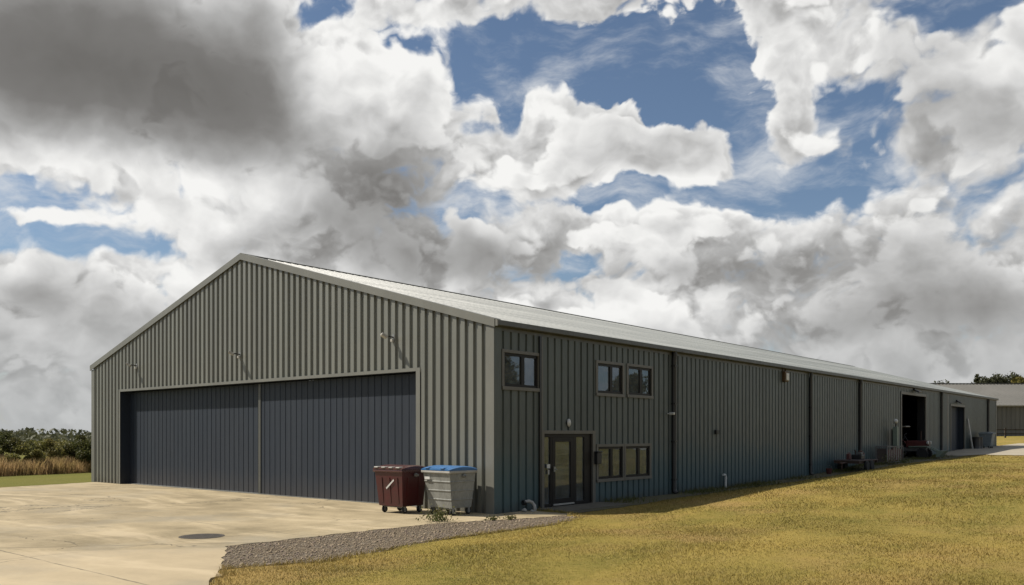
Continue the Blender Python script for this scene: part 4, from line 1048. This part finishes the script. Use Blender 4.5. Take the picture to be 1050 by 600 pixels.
# scrub beyond the lawn strip on the far left
bushes = [
 (-34.6, -6.0, 1.7, 2.1, 'bush_dark', 'dark bush just beyond the left edge of the scrub'),
 (-34.4, -3.4, 1.5, 2.15, 'bush_brown', 'browning bush leftmost in the scrub beyond the lawn strip'),
 (-35.8, -1.6, 1.8, 2.45, 'bush_dark', 'tall dark green bush behind the browning leftmost bush'),
 (-34.6, -0.6, 1.4, 1.85, 'bush_olive', 'low olive bush in front of the tall dark bush in the scrub'),
 (-36.6, 0.9, 1.7, 2.35, 'bush_dark', 'dark rounded bush at the middle of the scrub, behind the dry grass'),
 (-35.0, 1.9, 1.3, 1.9, 'bush_olive', 'yellowish olive bush at the middle of the scrub'),
 (-37.0, 3.2, 1.7, 2.25, 'bush_olive', 'pale green bush farther back in the scrub'),
 (-35.2, 4.3, 1.4, 2.3, 'bush_dark', 'dark bush close to the left edge of the hangar'),
 (-34.9, 6.3, 1.5, 2.35, 'bush_olive', 'olive bush half hidden by the left edge of the hangar'),
 (-36.8, 8.2, 1.9, 2.7, 'bush_dark', 'tallest dark bush, mostly hidden behind the hangar edge'),
]
for i, (x, y, r, h, mt, lb) in enumerate(bushes):
    plant('bush', (x, y, 0), lb, 'bush', r, r*0.95, h, 6500, 0.062, M[mt], 40+i, 'bushes in the scrub left of the hangar', clumps=13, trunk_r=0.04)
# far wooded rise beyond the scrub
rng = np.random.default_rng(5)
n = 90000; t = rng.uniform(0, 1, n)
px = -150-90*t*0; xx = rng.uniform(-420, -140, n); yy = -40+rng.uniform(0, 330, n)
hh = (1-rng.uniform(0, 1, n)**2)*(3.2+1.6*np.sin(xx*0.06)+1.2*np.sin(yy*0.09+xx*.02))
V, F = leaf_quads(np.stack([xx, yy, np.maximum(hh-2.6, 0.05)], 1), 0.5, rng)
tag(np_mesh('distant_woods', V, F, M['woods']), 'low distant wooded skyline behind the scrub on the left', 'woods', kind='stuff')

# tall dry grass in front of the scrub
def blades(P, h, w, rng, lean=0.35, mt=None, name='grass'):
    n = len(P); a = rng.uniform(0, 2*PI, n)
    d = np.stack([np.cos(a), np.sin(a), np.zeros(n)], 1); l = rng.normal(size=(n, 2))*lean*h[:, None]
    tip = P+np.stack([l[:, 0], l[:, 1], h], 1)
    mid = P+np.stack([l[:, 0]*0.32, l[:, 1]*0.32, h*0.58], 1)
    W_ = w[:, None]
    V = np.stack([P-d*W_, P+d*W_, mid+d*W_*0.75, tip, mid-d*W_*0.75], 1).reshape(-1, 3)
    i = np.arange(n)[:, None]*5
    return V, i+np.array([[0, 1, 2, 4]]), i+np.array([[4, 2, 3]])
def blade_mesh(name, P, h, w, rng, mt, lean=0.35):
    V, Q, T = blades(P, h, w, rng, lean)
    me = bpy.data.meshes.new(name); nq, nt_ = len(Q), len(T)
    me.vertices.add(len(V)); me.vertices.foreach_set('co', V.astype(np.float32).ravel())
    li = np.concatenate([Q.ravel(), T.ravel()]); me.loops.add(len(li)); me.loops.foreach_set('vertex_index', li.astype(np.int32))
    st = np.concatenate([np.arange(nq)*4, nq*4+np.arange(nt_)*3]); tt = np.concatenate([np.full(nq, 4), np.full(nt_, 3)])
    me.polygons.add(nq+nt_); me.polygons.foreach_set('loop_start', st.astype(np.int32)); me.polygons.foreach_set('loop_total', tt.astype(np.int32))
    me.update(calc_edges=True); me.materials.append(mt)
    o = bpy.data.objects.new(name, me); COL.objects.link(o); return o
rng = np.random.default_rng(21)
n = 24000
y = rng.uniform(-9, 16, n); x = -32.55-0.18*(y+1.1)-np.abs(rng.normal(size=n))*1.9-rng.uniform(0, 0.5, n)
hgt = rng.uniform(0.55, 1.25, n)*(0.82+0.13*np.sin(y*1.7+x)+0.1*np.sin(y*0.9+2))
tag(blade_mesh('tall_grass', np.stack([x, y, np.zeros(n)-0.02], 1), np.clip(hgt, .3, 1.35), rng.uniform(0.008, 0.02, n), rng, M['straw'], 0.22), 'tall tan dry grass between the lawn strip and the bushes', 'tall grass', kind='stuff')

# lawn blades
rng = np.random.default_rng(33)
n = 900000
d = np.exp(rng.uniform(math.log(5.0), math.log(70), n)); th = rng.uniform(-0.95, 0.72, n)
x = CAM.x+d*(FWD.x*np.cos(th)-RIGHT.x*np.sin(th)); y = CAM.y+d*(FWD.y*np.cos(th)-RIGHT.y*np.sin(th))
ing = inside(GRAVEL, x, y); dg_ = dist_poly(GRAVEL, x, y)
ok = ~inside(APRON, x, y) & ~(ing & (rng.uniform(0, 1, n) > 0.035+0.55*np.exp(-dg_/0.16)*(np.sin(x*5+y*3.1) > -0.2))) & ~((x < 0.1) & (x > -24.5) & (y > -0.3)) & ~inside(SOIL, x, y) & ~inside(YARD, x, y) & (x > 0)
near = np.minimum(dist_poly(APRON, x, y), dist_poly(GRAVEL, x, y))
x, y, d, near = x[ok], y[ok], d[ok], near[ok]
z = height(x, y)-0.008
k = np.clip(d/13, 0.8, 3.2)
patch = 0.75+0.35*np.sin(x*1.3+1.1*np.sin(y*0.8))*np.sin(y*1.1+x*0.4)
hgt = rng.uniform(0.022, 0.055, len(x))*patch*(1+1.6*np.exp(-near/0.22))*np.clip(d/20, 1, 1.6)
tag(blade_mesh('grass', np.stack([x, y, z], 1), hgt, 0.0042*k*rng.uniform(.7, 1.3, len(x)), rng, M['blade'], 0.55), 'short dry mown grass on the lawn', 'grass', kind='stuff')

# sparse growth in the shaded strip along the wall
n = 9000
y = rng.uniform(5.0, 45, n); x = np.abs(rng.normal(size=n))*0.55+0.1
keep = (np.sin(y*1.3)+np.sin(y*0.47+1)+rng.normal(size=n)*0.7 > 0.1) & (x < 2.2)
x, y = x[keep], y[keep]
tag(blade_mesh('weeds', np.stack([x, y, height(x, y)], 1), rng.uniform(0.05, 0.2, len(x)), rng.uniform(0.006, 0.014, len(x)), rng, M['weed'], 0.6), 'ragged green weeds along the foot of the shaded wall', 'weeds', kind='stuff')

# loose stones on the gravel
rng = np.random.default_rng(8)
n = 24000
x = rng.uniform(-0.2, 3.7, n); y = rng.uniform(-10, 1.6, n)
ok = inside(GRAVEL, x, y) | ((dist_poly(GRAVEL, x, y) < 0.2) & (rng.uniform(0, 1, n) < 0.3))
ok &= ~inside(APRON, x, y)
ok &= ~((x < 0.2) & (y > -0.1))
x, y = x[ok], y[ok]; n = len(x)
s = rng.uniform(0.006, 0.02, n)+0.022*(rng.uniform(0, 1, n) > 0.93)
oct_ = np.array([[1, 0, 0], [0, 1, 0], [-1, 0, 0], [0, -1, 0], [0, 0, 1], [0, 0, -1]], float)
V = oct_[None]*rng.uniform(0.6, 1.25, (n, 6, 1))*s[:, None, None]*np.array([1, 1, .75])
a = rng.uniform(0, 6.28, n); ca, sa = np.cos(a)[:, None], np.sin(a)[:, None]
V = np.stack([V[..., 0]*ca-V[..., 1]*sa, V[..., 0]*sa+V[..., 1]*ca, V[..., 2]], -1)
zz = np.where(inside(APRON, x, y), 0.004, np.where(inside(GRAVEL, x, y), -0.008, 0.0))
V += np.stack([x, y, zz], -1)[:, None]
F = np.array([[0, 1, 4], [1, 2, 4], [2, 3, 4], [3, 0, 4], [1, 0, 5], [2, 1, 5], [3, 2, 5], [0, 3, 5]])
F = (np.arange(n)[:, None, None]*6+F[None]).reshape(-1, 3)
tag(np_mesh('gravel', V.reshape(-1, 3), F, M['stone']), 'loose grey stones strewn over the gravel strip', 'gravel', kind='stuff')

# weeds one can count, at the gravel's edge
def weed(loc, r, h, n, seed, label, group=None):
    rng = np.random.default_rng(seed)
    e = empty('weed_plant', loc, label, 'weed', 0, group)
    p = np.stack([rng.normal(size=n)*r*0.45, rng.normal(size=n)*r*0.45, np.abs(rng.normal(size=n))*h*0.45+0.02], 1)
    V, F = leaf_quads(p, 0.035, rng, 0.45); np_mesh('leaves', V, F, M['weed'], e)
    b = MB()
    for k in range(7):
        a = k*0.9; b.tube([(0, 0, 0), (r*0.3*math.cos(a), r*0.3*math.sin(a), h*0.45), (r*0.6*math.cos(a), r*0.6*math.sin(a), h*0.8)], [0.006, 0.005, 0.003], 5)
    b.build('stem', M['weed'], e)
weed((0.25, -2.35, 0.0), 0.42, 0.32, 420, 1, 'largest green weed clump, growing in front of the blue-lidded bin')
for i, (x, y) in enumerate(((1.1, -1.25), (1.3, -0.85))):
    weed((x, y, 0.0), 0.17+0.05*(i == 1), 0.09+0.03*(i == 2), 90, 10+i, 'small green weed at the edge of the gravel near the hangar corner', 'small weeds at the gravel edge')
weed(G0(1.35, 30.6), 0.7, 0.55, 420, 31, 'straggly plant between the flat trailer and the barrier rack')
weed(G0(1.7, 32.2), 0.6, 0.42, 360, 32, 'low weed clump in front of the barrier rack')

# trees beyond the barn
for i, (pr, h, r) in enumerate(((84.0, 12.7, 3.6), (86.9, 12.9, 3.4), (89.4, 12.3, 3.0), (91.5, 11.5, 2.6), (93.3, 11.4, 2.4), (95.0, 11.5, 2.4), (96.6, 11.7, 2.4), (98.2, 11.6, 2.6))):
    q = local(pr*165/165, 165)
    tw = ('leftmost', 'second from the left', 'third from the left', 'fourth from the left', 'fifth from the left', 'third from the right', 'second from the right', 'rightmost, beside the golden tree')[i]
    plant('tree', (q.x, q.y, hz(q.x, q.y)), 'dark tree top, %s in the row showing above the barn ridge' % tw, 'tree', r, r, h, 5200, 0.26, M['tree_dark'], 70+i, 'dark trees behind the barn', z0=2.2, trunk_h=6.5, trunk_r=0.28, clumps=40, part='trunk')
q = local(85.5, 138)
plant('tree', (q.x, q.y, hz(q.x, q.y)), 'big golden-green tree rising behind the barn at the right edge', 'tree', 4.6, 4.6, 11.2, 9000, 0.26, M['tree_gold'], 90, None, z0=2.2, trunk_h=7, trunk_r=0.35, clumps=34, part='trunk')

for x, y, h, r, lb in ((62, 73, 12.6, 2.6, 'dark tree mirrored in the upper window nearest the hangar corner'), (46, 79, 10.0, 3.2, 'dark tree mirrored in the pair of upper windows')):
    plant('tree', (x, y, hz(x, y)), lb, 'tree', r, r, h, 4200, 0.3, M['tree_dark'], int(x), None, z0=1.8, trunk_h=7, trunk_r=0.3, clumps=24, part='trunk')

# ---------------------------------------------------------------- view
S.view_settings.view_transform = 'Standard'; S.view_settings.look = 'None'
S.view_settings.exposure = 0.5; S.view_settings.gamma = 1.0; S.view_settings.use_curve_mapping = False
S.cycles.use_denoising = True
S.cycles.max_bounces = 6; S.cycles.diffuse_bounces = 3; S.cycles.glossy_bounces = 3; S.cycles.transparent_max_bounces = 12
